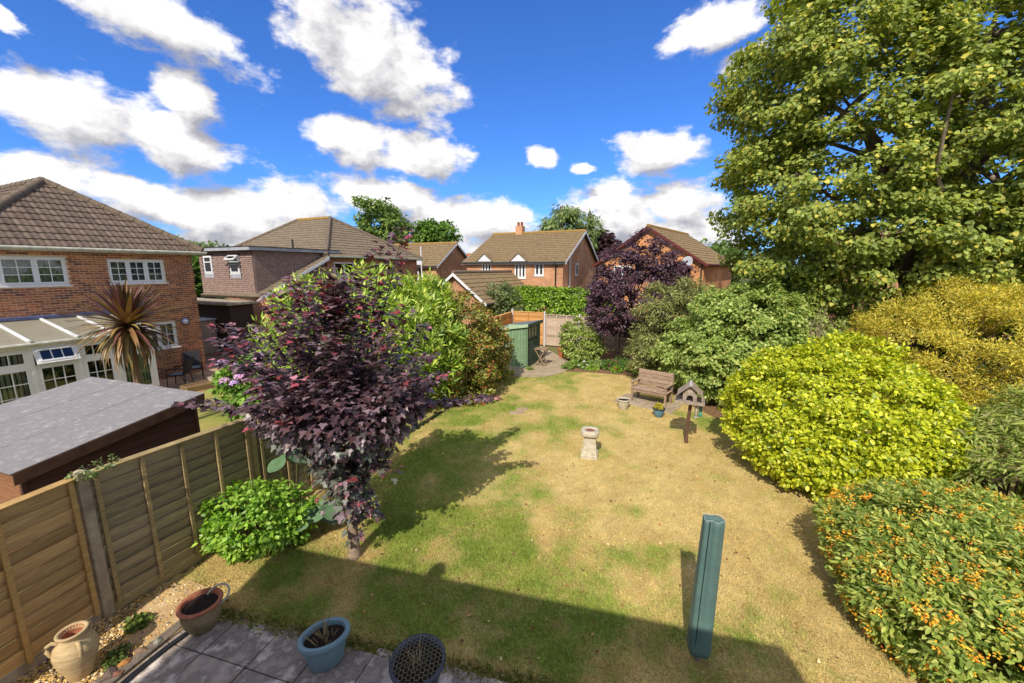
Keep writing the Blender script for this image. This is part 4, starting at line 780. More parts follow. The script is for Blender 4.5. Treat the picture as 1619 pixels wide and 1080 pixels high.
# ================================================================== GARDEN FURNITURE
BW = mat('bench_wood', lin(172,146,124), lin(132,108,92), 7, .8, .4, 30, stretch=(1,1,6), rand=.12); BWD = mat('bench_wood_dark', lin(96,70,60), lin(70,50,44), 7, .8, .4, 30, rand=.1)
P = Vector((4.58, 11.55, 0)); MBn = frame(P, (.76,-.65)); bench = thing('garden_bench', P, 'weathered brown wooden slatted bench on paving at the lawn edge', 'bench')
for x in (-1.10, -.06):
    MB(MBn).box(x, x+.06, 0, .06, .03, .60, .005).build('leg', BW, bench)
    MB(MBn).prism([(x,.46,.03),(x,.53,.03),(x,.62,.94),(x,.55,.94)], (.06,0,0)).build('leg', BW, bench)
    MB(MBn).box(x-.02, x+.08, -.04, .60, .602, .64, .008).build('armrest', BW, bench); MB(MBn).box(x+.012, x+.048, .06, .47, .33, .41).build('side_rail', BWD, bench)
for k in range(4): MB(MBn).box(-1.12, .02, -.02+k*.125, .095+k*.125, .415, .44, .004).build('seat_slat', BW, bench)
MB(MBn).box(-1.04, -.06, .0, .03, .33, .41).build('front_rail', BW, bench)
for k in range(4):
    z = .47+k*.122; y = .485+.045*(z-.47)/.12*.36; MB(MBn).prism([(-1.08,y,z),(-1.08,y+.022,z),(-1.08,y+.036,z+.108),(-1.08,y+.014,z+.108)], (1.06,0,0)).build('back_slat', BW, bench)
bp_ = thing('bench_paving', (*P[:2], 0), 'small pale slabs laid under the wooden bench', 'paving')
for i in range(4):
    for j in range(2): MB(MBn).box(-1.5+i*.46+random.uniform(-.02,.02), -1.06+i*.46, -.42+j*.5, .06+j*.5, -.02, .028+random.uniform(-.004,.004), .01).build('slab', mat('bench_slab', lin(176,158,134), lin(140,124,104), 6, .9, .4, 30, rand=.1), bp_)
def pot(name, label, loc, prof, mats_, sx=1, sy=1, rot=0, soil_r=.2, soil_z=.3, rim=None, flute=0, nf=0, cat='plant pot', soil=(58,44,36), n=28, k=1., kz=1.):
    t = thing(name, loc, label, cat); M = Matrix.Translation(loc) @ Matrix.Rotation(rot, 4, 'Z') @ Matrix.Diagonal((k, k, k*kz, 1))
    MB(M).lathe(prof, n, sx=sx, sy=sy, flute=flute, nf=nf).build('body', mats_[0], t)
    if rim: MB(M).lathe(rim, n, sx=sx, sy=sy).build('rim', mats_[1], t)
    if soil_r:
        q_ = 14; vs_ = [(0,0,soil_z+.01)]+[(soil_r*f*math.cos(6.2832*i/q_)*sx, soil_r*f*math.sin(6.2832*i/q_)*sy, soil_z+random.uniform(-.012,.014)) for f in (.5,1.) for i in range(q_)]
        MB(M).add(vs_, [(0,1+i,1+(i+1)%q_) for i in range(q_)]+[(1+i,1+q_+i,1+q_+(i+1)%q_,1+(i+1)%q_) for i in range(q_)], True).build('soil', mat('potting_soil_%d' % soil[0], lin(*soil), lin(*[int(q*.55) for q in soil]), 40, .95, 1., 80), t)
    return t, M
TERR = mat('terracotta', lin(176,112,84), lin(140,84,62), 9, .75, .3, 40); GLZ = mat('mossy_glaze', lin(150,132,104), lin(112,96,74), 7, .55, .4, 26, c3=lin(128,116,84))
tp, Mt = pot('terracotta_pot', 'round-bellied terracotta pot of bare soil at the patio corner', (-3.56, 4.02, .03), [(0,0),(.15,0),(.165,.015),(.225,.14),(.25,.25),(.243,.33),(.225,.37)], [GLZ, TERR], k=.8, soil_r=.215, soil_z=.355, rim=[(.225,.368),(.262,.372),(.275,.392),(.268,.415),(.235,.42),(.215,.40),(.212,.33)])
hz = MB(); hz.tube([(-3.43+.12*math.cos(a), 4.12+.10*math.sin(a), .36+.06*math.sin(a)) for a in [R(q) for q in range(-60, 190, 15)]], .011, 6); tag(hz.build('hose_loop', mat('grey_hose', lin(176,176,166), lin(140,140,132), 8, .5), None, org=(-3.42,4.16,.03)), 'pale hose loop hooked on the back rim of the terracotta pot', 'hose')
BLUE = mat('blue_glazed_plastic', lin(124,152,162), lin(104,132,144), 3, .45, spec=.4)
bp2, Mb2 = pot('blue_pot', 'fluted oval blue planter of cut stems on the patio', (-1.95, 3.60, .03), [(0,0),(.165,0),(.175,.02),(.225,.30),(.228,.33)], [BLUE, BLUE], k=.84, sx=1.12, sy=.86, rot=R(28), soil_r=.215, soil_z=.335, rim=[(.225,.325),(.255,.33),(.268,.35),(.266,.40),(.255,.415),(.225,.415),(.214,.40),(.212,.3)], flute=.012, nf=26, n=104)
MP = mat('slate_plastic', lin(78,80,92), lin(56,58,68), 4, .5); mp, Mm = pot('dark_pot', 'dark pot covered with wire netting on the patio edge', (-.93, 3.37, .03), [(0,0),(.18,0),(.19,.02),(.245,.30),(.25,.33)], [MP, MP], kz=.76, sx=1.0, sy=1.05, soil_r=.235, soil_z=.30, rim=[(.245,.325),(.268,.33),(.275,.36),(.268,.385),(.245,.385),(.236,.37),(.232,.28)])
TW = mat('dry_twig', lin(190,166,128), lin(130,104,72), 20, .85); GRN_ST = mat('green_stub', lin(120,128,76), lin(90,92,52), 20, .8)
rr = random.Random(3)
for (par, c, k, zz_) in ((bp2, (-1.96,3.60), 26, .315), (mp, (-.93,3.37), 20, .265)):
    for i in range(k):
        a = rr.uniform(0, 6.28); d = rr.uniform(0,.10); ln_ = rr.uniform(.05,.13) if i > 6 else rr.uniform(.16,.26); bx_, by_ = c[0]+d*math.cos(a), c[1]+d*math.sin(a); le = rr.uniform(0,.8)
        MB().tube([(bx_,by_,zz_-.01),(bx_+le*ln_*math.cos(a)*.5,by_+le*ln_*math.sin(a)*.5,zz_+ln_*.5),(bx_+le*ln_*math.cos(a),by_+le*ln_*math.sin(a),zz_+ln_)], [.005,.004,.0025], 5).build('cut_stem', TW if i % 3 else GRN_ST, par)
net = MB(Mm); hxr = .026
for i in range(-9, 10):
    for j in range(-9, 10):
        cx, cy = hxr*1.5*i*1.0, hxr*1.732*(j+.5*(i % 2))
        for a in (0, 60, 120):
            p0 = (cx+hxr*math.cos(R(a)), cy+hxr*math.sin(R(a))); p1 = (cx+hxr*math.cos(R(a+60)), cy+hxr*math.sin(R(a+60)))
            if max(math.hypot(*p0), math.hypot(*p1)) < .262: f = lambda p: (p[0], p[1], .392+.035*(1-(math.hypot(*p)/.26)**2)); net.tube([f(p0), f(p1)], .0016, 4, cap=False)
tag(net.build('wire_netting', mat('galvanised_wire', lin(170,168,140), lin(130,126,100), 30, .6), mp), kind='stuff')
URN = mat('sandstone_urn', lin(206,182,140), lin(172,146,106), 10, .85, .4, 18, stretch=(1,1,6)); ut, Mu = pot('amphora_urn', 'sandy clay amphora with loop handles standing on the gravel', (-4.40, 3.47, .02), [(0,0),(.10,0),(.115,.02),(.135,.12),(.185,.27),(.198,.36),(.18,.44),(.125,.50),(.105,.53),(.11,.56),(.138,.585),(.142,.60),(.132,.612),(.105,.60),(.092,.56),(.10,.5),(.15,.42)], [URN], k=.86, soil_r=0, cat='urn', n=32)
MB(Mu).lathe([(.104,.598),(.09,.55),(.1,.48),(.0,.46)], 24).build('inner_glaze', TERR, ut)
for a in (100, 215, 330):
    ca, sa = math.cos(R(a)), math.sin(R(a)); MB(Mu).tube([(ca*r_, sa*r_, z_) for r_, z_ in ((.13,.50),(.175,.53),(.215,.505),(.225,.45),(.198,.37))], [.02,.021,.021,.021,.018], 8).build('handle', URN, ut)
for k in range(2): tag(MB().tube([(-3.66+.025*k, 3.98, .05), (-3.78+.03*k, 3.72, .048), (-3.86+.03*k, 3.45, .05), (-3.93+.04*k, 3.1, .048), (-3.98+.06*k, 2.5, .05)], .013, 8).build('hose_pipe', mat('black_hose', (.02,.022,.028), (.03,.03,.035), 5, .4), None, org=(-3.7,3.9,.04)), ['black hose pipe on the stone edging, nearer the gravel', 'black hose pipe on the slabs, farther from the gravel'][k], 'hose')
for i, (x, y, s_, c) in enumerate([(-4.02,3.72,.055,(150,120,96)),(-4.06,3.58,.06,(190,132,74)),(-4.1,3.46,.07,(120,100,92)),(-4.03,3.46,.05,(140,98,80)),(-4.14,3.36,.06,(160,140,120)),(-3.93,3.83,.05,(150,150,136))]):
    b_ = bmesh.new(); bmesh.ops.create_icosphere(b_, subdivisions=1, radius=1)
    mbx = MB(Matrix.Translation((x, y, .03)) @ Matrix.Rotation(i*1.1, 4, 'Z')); mbx.add([(v.co.x*s_*1.3*rr.uniform(.8,1.2), v.co.y*s_*.8*rr.uniform(.8,1.2), v.co.z*s_*.7*rr.uniform(.8,1.1)) for v in b_.verts], [[v.index for v in f.verts] for f in b_.faces]); b_.free()
    tag(mbx.build('edging_stone', mat('stone_%d_%d' % (c[0], c[1]), lin(*c), lin(*[int(q*.7) for q in c]), 12, .9, .5), None, org=(x,y,0)), ['grey-brown edging stone nearest the patio corner pot','small orange edging stone beside the hoses','dark grey edging stone left of the orange one','reddish edging stone between the dark stone and the hoses','pale edging stone nearest the amphora urn','pale greenish edging stone at the top of the gravel strip'][i], 'stone', 'stones edging the gravel')
# bird table, feeders, bird bath, dryer cover
BT0 = Vector((4.17, 9.11, 0)); MT = frame(BT0, AX); bt = thing('bird_table', BT0, 'weathered wooden bird table with pitched roof on a leaning post', 'bird table'); GW = mat('silvered_wood', lin(176,158,142), lin(138,122,108), 9, .85, .4, 40, rand=.08); RW = mat('post_wood', lin(112,82,66), lin(84,58,48), 8, .85, .4, 30)
MB(MT).tube([(0,0,-.05),(.0,.01,.5),(.03,.02,1.02)], .038, 8, smooth=False).build('post', RW, bt)
MB(MT).box(-.30,.30,-.22,.24,1.02,1.045,.004).build('tray', GW, bt)
for b_ in ((-.31,.31,-.235,-.215),(-.31,.31,.235,.255),(-.325,-.305,-.235,.255),(.305,.325,-.235,.255)): MB(MT).box(*b_,1.02,1.085,.004).build('tray_rim', GW, bt)
arch = [(-.15,1.05),(-.07,1.05),(-.07,1.15)]+[(.07*math.cos(R(a))*-1, 1.15+.07*math.sin(R(a))) for a in (20,50,80,110,140,160)]+[(.07,1.15),(.07,1.05),(.15,1.05),(.15,1.29),(0,1.44),(-.15,1.29)]
for y in (-.14, .14): MB(MT).prism([(x,y,z) for x, z in arch], (0,.014,0)).build('house_front', GW, bt)
for x in (-.15,.136): MB(MT).box(x,x+.014,-.125,.139,1.05,1.285).build('house_side', GW, bt)
for k in range(-2,3): MB(MT).box(k*.045-.008,k*.045+.008,-.149,-.141,1.285,1.39-abs(k)*.04).build('white_batten', mat('flaked_white', lin(214,206,200), lin(150,140,130), 30, .8), bt)
for sg in (-1,1):
    for j in range(4): MB(MT).prism([(sg*.02+sg*j*.062,-.24,1.455-j*.058),(sg*.02+sg*(j*.062+.07),-.24,1.455-j*.058-.068),(sg*.02+sg*(j*.062+.07),-.24,1.455-j*.058-.056),(sg*.02+sg*j*.062,-.24,1.470-j*.058)], (0,.50,0)).build('roof_board', GW, bt)
MB(MT).box(-.025,.025,-.25,.27,1.452,1.478,.004).build('ridge_board', mat('pale_ridge', lin(196,190,192), lin(150,144,144), 9, .8), bt)
for i, (x, y, c, lb) in enumerate([(.16,-.10,(150,140,120),'clear tube bird feeder under the bird table tray'),(.25,.02,(96,170,150),'teal tube bird feeder under the right end of the bird table tray')]):
    p0 = MT @ Vector((x,y,0)); f = thing('bird_feeder', (p0.x,p0.y,.70), lb, 'bird feeder'); m_ = mat('feeder_%d' % i, lin(*c), lin(*[int(q*.8) for q in c]), 12, .35, spec=.5)
    MB().lathe([(0,.72),(.032,.72),(.034,.74),(.034,.93),(0,.93)], 14, (p0.x,p0.y)).build('tube', m_, f); MB().lathe([(.02,.97),(.04,.945),(.04,.93),(0,.93)], 14, (p0.x,p0.y)).build('cap', mat('feeder_cap_%d' % i, lin(*[(176,180,180),(60,130,120)][i]), None, 5, .4), f); MB().tube([(p0.x,p0.y,.97),(p0.x,p0.y,1.02)], .003, 4).build('hook', BLACKP, f)
    MB().lathe([(0,.70),(.045,.70),(.05,.715),(.03,.722)], 14, (p0.x,p0.y)).build('perch_tray', mat('feeder_cap_%d' % i, (1,1,1)), f)
ST = mat('bath_stone', lin(206,196,174), lin(164,152,130), 9, .9, .5, 26, c3=lin(188,178,156)); bb = thing('bird_bath', (1.72,8.38,0), 'pale cast stone bird bath on a tapering pedestal in the lawn', 'bird bath'); Mbb = Matrix.Translation((1.72,8.42,0)) @ Matrix.Rotation(R(-14), 4, 'Z')
def frust(M, a, za, b, zb, name, m, par): MB(M).add([(-a,-a,za),(a,-a,za),(a,a,za),(-a,a,za),(-b,-b,zb),(b,-b,zb),(b,b,zb),(-b,b,zb)], [(3,2,1,0),(4,5,6,7),(0,1,5,4),(1,2,6,5),(2,3,7,6),(3,0,4,7)]).build(name, m, par)
MB(Mbb).box(-.185,.185,-.185,.185,-.02,.09,.015).build('plinth', ST, bb); frust(Mbb, .165, .09, .125, .48, 'pedestal', ST, bb)
sq = lambda r_, k=4.: [(r_/((abs(math.cos(a))**k+abs(math.sin(a))**k)**(1/k))*math.cos(a), r_/((abs(math.cos(a))**k+abs(math.sin(a))**k)**(1/k))*math.sin(a)) for a in [2*math.pi*i/32 for i in range(32)]]
def rings(M, rs, name, m, par):
    mb = MB(M); vs_ = []; fs = []
    for (pts, z) in rs: vs_ += [(x,y,z) for x, y in pts]
    for i in range(len(rs)-1): fs += [(i*32+k, i*32+(k+1)%32, (i+1)*32+(k+1)%32, (i+1)*32+k) for k in range(32)]
    fs.append(tuple(range(32))[::-1]); fs.append(tuple(range((len(rs)-1)*32, len(rs)*32))); mb.add(vs_, fs, True); return mb.build(name, m, par)
circ = [(math.cos(2*math.pi*i/32), math.sin(2*math.pi*i/32)) for i in range(32)]; cr_ = lambda r_: [(x*r_, y*r_) for x, y in circ]
rings(Mbb, [(sq(.13),.48),(sq(.18),.50),(sq(.195),.53),(sq(.195),.60),(sq(.182),.62),(cr_(.115),.622),(cr_(.10),.60),(cr_(.06),.585)], 'bowl', ST, bb); MB(Mbb).lathe([(0,.603),(.104,.603)], 20).build('bath_water', mat('rusty_water', lin(150,96,66), lin(120,74,52), 8, .3), bb)
dr = thing('dryer_cover', (1.97,3.64,0), 'dark green zipped cover over a folded rotary dryer on the lawn', 'dryer cover'); CG = mat('green_pvc', lin(94,122,114), lin(78,102,98), 3, .45, .15, 14, spec=.4)
Md = Matrix.Translation((1.97,3.64,0)) @ Matrix.Rotation(R(-12), 4, 'Z') @ Matrix.Rotation(R(1.2), 4, 'Y')
def rc_(a, b, fold=0.):
    o_ = []
    for i, (x, y) in enumerate(sq(1., 5.)):
        an = math.atan2(y, x); f = 1+fold*.35*math.sin(5*an+1+4*fold)-fold*math.exp(-((an+2.0)/.2)**2)*1.3-fold*.7*math.exp(-((an+.9)/.3)**2); o_.append((x*a*f, y*b*f))
    return o_
rings(Md, [(rc_(.05,.045),.09),(rc_(.095,.08),.115),(rc_(.112,.09,.06),.18),(rc_(.108,.085,.14),.5),(rc_(.102,.08,.20),.9),(rc_(.096,.074,.24),1.3),(rc_(.092,.07,.24),1.60),(rc_(.092,.068,.24),1.655),(rc_(.086,.062,.22),1.662),(rc_(.05,.035,.1),1.648),(rc_(.01,.01),1.643)], 'cover', CG, dr)
MB(Md).tube([(x,y,1.668) for x, y in rc_(.093,.069,.24)]+[(rc_(.093,.069,.24)[0][0],0,1.668)], .0025, 5).build('piping', mat('pale_piping', lin(176,180,178), None, 5, .6), dr); MB(Md).tube([(0,0,-.05),(0,0,.14)], .025, 10).build('pole', mat('steel_pole', lin(150,150,150), None, 5, .4, metal=.6), dr)
MB(Md).tube([(-.052,-.058,1.655),(-.054,-.063,1.2),(-.058,-.070,.7),(-.06,-.078,.25)], .005, 6).build('zip', mat('dark_zip', (.02,.03,.03), None, 5, .5), dr)
# small pots, stepping stones, folding table
pot('small_blue_pot', 'small blue glazed pot with yellow flowers in front of the bench', (4.13,10.86,.0), [(0,0),(.10,0),(.115,.02),(.15,.17),(.155,.22)], [mat('blue_glaze', lin(96,136,156), lin(70,104,124), 5, .3, spec=.6), mat('dark_rim', lin(52,58,66), None, 5, .4)], soil_r=.145, soil_z=.23, rim=[(.15,.215),(.172,.222),(.175,.245),(.16,.255),(.145,.25),(.142,.2)])
pot('stone_pot', 'pale stone pot beside the left end of the bench', (3.32,11.55,.0), [(0,0),(.13,0),(.14,.02),(.17,.2),(.18,.25)], [ST, ST], soil_r=.17, soil_z=.25, rim=[(.178,.245),(.195,.25),(.195,.28),(.175,.285),(.168,.27),(.165,.22)])
pot('terracotta_flowerpot', 'orange terracotta flowerpot with a twiggy plant by the back fence', (2.35,18.6,.02), [(0,0),(.14,0),(.15,.02),(.19,.32),(.195,.34)], [mat('orange_terracotta', lin(204,116,76), lin(168,90,58), 7, .8), mat('orange_terracotta', (1,1,1))], soil_r=.185, soil_z=.38, rim=[(.19,.33),(.215,.335),(.22,.42),(.20,.425),(.19,.41),(.185,.36)])
fpo = [o for o in COL.objects if o.name.startswith('terracotta_flowerpot')][0]
for i in range(9): a = i*.7; MB().tube([(2.35,18.6,.38),(2.35+.08*math.cos(a),18.6+.08*math.sin(a),.6),(2.35+.2*math.cos(a+.4),18.6+.2*math.sin(a+.4),.8+.04*(i%4))], [.008,.006,.003], 5).build('twig', GRN_ST, fpo)
for i, (x, y, w_, h_, rot) in enumerate([(.15,11.15,.42,.22,.2),(.30,11.45,.34,.20,.1)]): tag(MB(Matrix.Translation((x,y,0)) @ Matrix.Rotation(rot,4,'Z')).box(-w_/2,w_/2,-h_/2,h_/2,-.03,.022,.012).build('stepping_stone', mat('step_stone', lin(176,156,130), lin(146,126,104), 8, .9, .5), None, org=(x,y,0)), ['nearer flat stepping stone set in the lawn','farther flat stepping stone set in the lawn'][i], 'stepping stone', 'stepping stones')
FT0 = Vector((1.27,16.95,.03)); MF = frame(FT0, AX, .03); ft = thing('folding_table', FT0, 'weathered wooden folding table with crossed legs beside the green shed', 'table'); TWD = mat('table_wood', lin(160,136,108), lin(124,102,80), 7, .85, .4, 30, rand=.1)
for k in range(5): MB(MF).box(-.27,.27,-.27+k*.11,-.27+k*.11+.10,.70,.72,.003).build('top_slat', TWD, ft)
for y in (-.2,.2):
    for sg in (-1,1): MB(MF).prism([(sg*-.25,y+.03*sg,0),(sg*-.20,y+.03*sg,0),(sg*.25,y+.03*sg,.70),(sg*.20,y+.03*sg,.70)], (0,.022,0)).build('leg', TWD, ft)
for z, x in ((.12,-.19),(.12,.15)): MB(MF).box(x,x+.035,-.2,.24,z,z+.03).build('stretcher', TWD, ft)
# neighbour's patio things
BLK = mat('black_mesh_fabric', lin(44,46,54), lin(30,32,38), 20, .7); BFR = mat('black_frame', (.02,.02,.024), None, 5, .4)
def chair(P, ang, label):
    c = thing('garden_chair', P, label, 'chair', "neighbour's patio chairs"); M = Matrix.Translation(P) @ Matrix.Rotation(ang,4,'Z')
    MB(M).box(-.25,.25,-.25,.22,.40,.425,.01).build('seat', BLK, c); MB(M).prism([(-.24,.22,.42),(-.24,.25,.42),(-.24,.44,1.0),(-.24,.41,1.0)], (.48,0,0)).build('backrest', BLK, c); MB(M).box(-.22,.22,-.2,.2,.43,.47,.02).build('cushion', mat('grey_cushion', lin(120,124,130), lin(96,100,108), 8, .9), c)
    for sx_ in (-.27,.27):
        MB(M).tube([(sx_,-.26,0),(sx_,-.24,.42),(sx_,-.22,.64)], .016, 6).build('leg', BFR, c); MB(M).tube([(sx_,.30,0),(sx_,.22,.42),(sx_,.43,1.0)], .016, 6).build('leg', BFR, c); MB(M).tube([(sx_,-.24,.64),(sx_,.0,.67),(sx_,.30,.66)], .022, 6).build('armrest', BFR, c)
chair((-11.95,14.75,.015), R(40), "black garden chair with raised back nearer the brick wall"); chair((-11.75,13.85,.015), R(-75), "black garden chair seen from behind beside the conservatory")
pl = thing('stone_planter', (-10.55,14.05,0), "rough stone planter with small plants on the neighbour's paving", 'planter'); Mp = frame((-10.55,14.05), AX); frust(Mp, .17, .014, .22, .30, 'trough', ST, pl)
rb = thing('raised_bed', (-10.5,13.2,0), "low timber edged bed at the corner of the neighbour's lawn", 'raised bed'); Mr = frame((-10.75,13.0), (.5,.86)); W_SL = woodm('sleeper_wood', (150,124,84), (112,90,60))
for b_ in ((0,1.5,0,.06),(0,1.5,.5,.56),(-.06,0,0,.56),(1.5,1.56,0,.56)): MB(Mr).box(*b_,-.01,.2,.006).build('sleeper', W_SL, rb)
MB(Mr).box(0,1.5,.06,.5,0,.16).build('soil', SOILM, rb)

# ================================================================== PLANTS
def leaf_part(name, T, pos, Y, N, size, col, par, base, m=LEAF): return tag(link(name, leaf_mesh(name, T, pos-np.array(base), Y, N, size, col), m, par, base), kind='stuff')
# ---- purple-leaved maple in the foreground
MPB = (-2.28, 5.22, 0.); maple = thing('purple_maple_tree', MPB, 'young purple-leaved maple tree with upright shoots in the lawn foreground', 'tree'); r = np.random.default_rng(21)
BARK = mat('pale_bark', lin(168,146,122), lin(112,96,80), 9, .9, .6, 26, stretch=(1,1,2)); TWIG = mat('maple_twig', lin(96,66,62), lin(60,42,42), 9, .8)
tm = MB(); tm.tube([(-2.28,5.22,-.03),(-2.28,5.23,.15),(-2.30,5.26,.5),(-2.30,5.32,.9),(-2.33,5.38,1.4),(-2.34,5.42,2.0)], [.105,.08,.072,.066,.055,.035], 12); tm.build('trunk', BARK, maple)
tips = []; brs = []
def add_branch(p0, p1, n=6, bend=.12, r0=.016, droop=0):
    p0, p1 = np.array(p0, float), np.array(p1, float); tt = np.linspace(0, 1, n); L_ = np.linalg.norm(p1-p0); mid = np.array([r.normal()*bend*L_*.4, r.normal()*bend*L_*.4, bend*L_-droop])
    pts = p0[None]*(1-tt[:, None])+p1[None]*tt[:, None]+mid[None]*(4*tt*(1-tt))[:, None]*.5; brs.append((pts, r0)); return pts
nodes = []
# ascending leaders, spreading mid branches, hanging skirt
for i in range(24):
    a = r.uniform(0, 6.28); rad = r.uniform(.1, 1.6)*(1 if i else 0); z = r.uniform(3.55, 4.2)-.25*rad
    nodes.append((add_branch((-2.33,5.38,1.3+.4*r.random()), (-2.35+rad*math.cos(a), 5.5+.8*rad*math.sin(a), z), 9, .02), 'up'))
for (x, y, z) in ((-1.66,5.3,4.42),(-1.42,5.5,4.62),(-2.75,5.2,4.0),(-2.05,5.2,4.05),(-3.25,5.3,3.75)): nodes.append((add_branch((-2.2,5.4,1.8), (x, y, z), 11, .02), 'up'))
for i in range(62):
    a = r.uniform(0, 6.28); rad = r.uniform(.8, 1.5); z = 1.9+1.55*r.random(); rad *= 1-.16*abs(z-2.8)
    nodes.append((add_branch((-2.32,5.36,1.0+.9*r.random()), (-2.32+rad*math.cos(a), 5.42+rad*.95*math.sin(a), z), 8, .10), 'mid'))
for i in range(40):
    a = r.uniform(0, 6.28); rad = r.uniform(.25, .85); z = r.uniform(.7, 1.75); rad *= .40+.55*(z-.6)
    nodes.append((add_branch((-2.30,5.32,1.0+.5*r.random()), (-2.24+rad*math.cos(a), 5.3+rad*math.sin(a), z), 6, .12), 'low'))
nodes.append((add_branch((-2.3,5.4,1.9), (-.28,5.95,2.15), 14, .10, .02), 'mid')); nodes.append((add_branch((-2.4,5.35,1.7), (-4.35,5.15,2.35), 14, .10, .018), 'mid')); nodes.append((add_branch((-2.4,5.4,2.0), (-4.05,5.5,3.35), 12, .05, .016), 'up')); nodes.append((add_branch((-2.3,5.3,.7), (-2.18,5.12,.34), 4, .1, .01), 'low')); nodes.append((add_branch((-2.28,5.2,.6), (-2.02,5.2,.72), 4, .1, .01), 'low')); nodes.append((add_branch((-2.28,5.2,.75), (-1.95,5.25,.6), 5, .1, .01), 'low'))
nodes.append((add_branch((-2.3,5.35,1.5), (-1.55,4.9,1.45), 7, .1, .014), 'mid'))
bm_ = MB()
for pts, r0 in brs: bm_.tube([tuple(p) for p in pts], list(np.linspace(r0, .003, len(pts))), 5, cap=False)
bm_.build('branches', TWIG, maple)
lp, lY, lN, lc, ls = [], [], [], [], []
PUR = [lin(84,62,70), lin(112,88,96), lin(68,56,60), lin(138,116,124), lin(98,68,70)]; PGR = [lin(116,118,106), lin(98,106,88), lin(130,132,122)]; RED = [lin(164,78,90), lin(138,66,68), lin(190,128,138)]
for pts, kd in nodes:
    m_ = len(pts); seg = np.linalg.norm(np.diff(pts, axis=0), axis=1).sum(); k = int(seg*{'up':34,'mid':58,'low':70}[kd]); t0 = {'up':.22,'mid':.3,'low':.2}[kd]
    for j in range(k):
        q = t0+(1-t0)*r.random()**.8; f = q*(m_-1); i0 = min(int(f), m_-2); p = pts[i0]*(1-(f-i0))+pts[i0+1]*(f-i0); ax = pts[i0+1]-pts[i0]; ax /= np.linalg.norm(ax); a = r.uniform(0, 6.28)
        out = np.array([math.cos(a), math.sin(a), r.uniform(-.2, .35)]); ln_ = r.uniform(.04, .13); pos = p+out*ln_
        Yd = out+ax*.3+np.array([0, 0, -.35-(.25 if kd == 'low' else 0)]); Nn = np.array([0, 0, 1.])+.45*out+.35*r.standard_normal(3)
        lp.append(pos); lY.append(Yd); lN.append(Nn); tipq = q > (.93 if kd != 'up' else .8) and r.random() < .3
        low = kd == 'low' or (pos[2] < 2.1 and r.random() < .7)
        c = np.array(RED[r.integers(3)] if tipq else (PGR[r.integers(3)] if low and r.random() < .6 else PUR[r.integers(5)]))*r.uniform(.8, 1.3); lc.append(c); ls.append(r.uniform(.062, .108)*(.85 if tipq else 1))
for pts, kd in nodes:
    if kd != 'up': continue
    for j in range(34):
        f = (len(pts)-1)*r.uniform(.70, 1.0); i0 = min(int(f), len(pts)-2); p = pts[i0]*(1-(f-i0))+pts[i0+1]*(f-i0); a = r.uniform(0, 6.28); out = np.array([math.cos(a), math.sin(a), r.uniform(-.1, .5)])
        lp.append(p+out*r.uniform(.02, .09)); lY.append(out+np.array([0, 0, -.3])); lN.append(np.array([0, 0, 1.])+.5*out+.35*r.standard_normal(3)); c = RED[r.integers(2)] if r.random() < .25 else PUR[r.integers(5)]; lc.append(np.array(c)*r.uniform(.8, 1.25)); ls.append(r.uniform(.06, .11))
# inner leaves that close the crown
for i in range(4600):
    d = r.standard_normal(3); d /= np.linalg.norm(d); p = np.array([-2.32,5.42,2.4])+d*np.array([1.3,1.2,.95])*r.random()**.4*.92
    if p[2] < 1.15 and math.hypot(p[0]+2.3, p[1]-5.3) > .55: continue
    if p[2] > 2.6 and r.random() < .92: continue
    lp.append(p); lY.append(d+np.array([0,0,-.4])); lN.append(np.array([0,0,1.])+.5*d+.4*r.standard_normal(3)); lc.append(np.array(PUR[r.integers(5)] if p[2] > 2 or r.random() < .5 else PGR[r.integers(3)])*r.uniform(.75,1.2)); ls.append(r.uniform(.065,.105))
lp, lY, lN, lc, ls = map(np.array, (lp, lY, lN, lc, ls)); dist = np.linalg.norm(lp-CAMP, axis=1); order = np.argsort(dist/ls); pick, rest_ = order[:300], order[300:]
MLEAF = leafmat('maple_leaf', .38, .22, .5)
leaf_part('leaves', T_MAPLE, lp[rest_], lY[rest_], lN[rest_], ls[rest_], lc[rest_], maple, MPB, MLEAF)
var = {}
for i in pick:
    key = int(np.argmin([np.abs(np.array(q)-lc[i]).sum() for q in PUR+PGR+RED])); base_c = (PUR+PGR+RED)[key]
    if key not in var: var[key] = np_mesh('leaf', T_MAPLE[0], [np.array([f]) for f in T_MAPLE[1]], np.tile(np.array(base_c), (len(T_MAPLE[0]), 1)))
    o = link('leaf', var[key], MLEAF, maple, lp[i]); X_, Y_, Z_ = leaf_xf(lY[i:i+1], lN[i:i+1]); Mx = Matrix.Identity(4)
    for c in range(3): Mx[c][0], Mx[c][1], Mx[c][2] = X_[0][c]*ls[i], Y_[0][c]*ls[i], Z_[0][c]*ls[i]
    loc = o.location.copy(); o.matrix_local = Matrix.Translation(loc) @ Mx
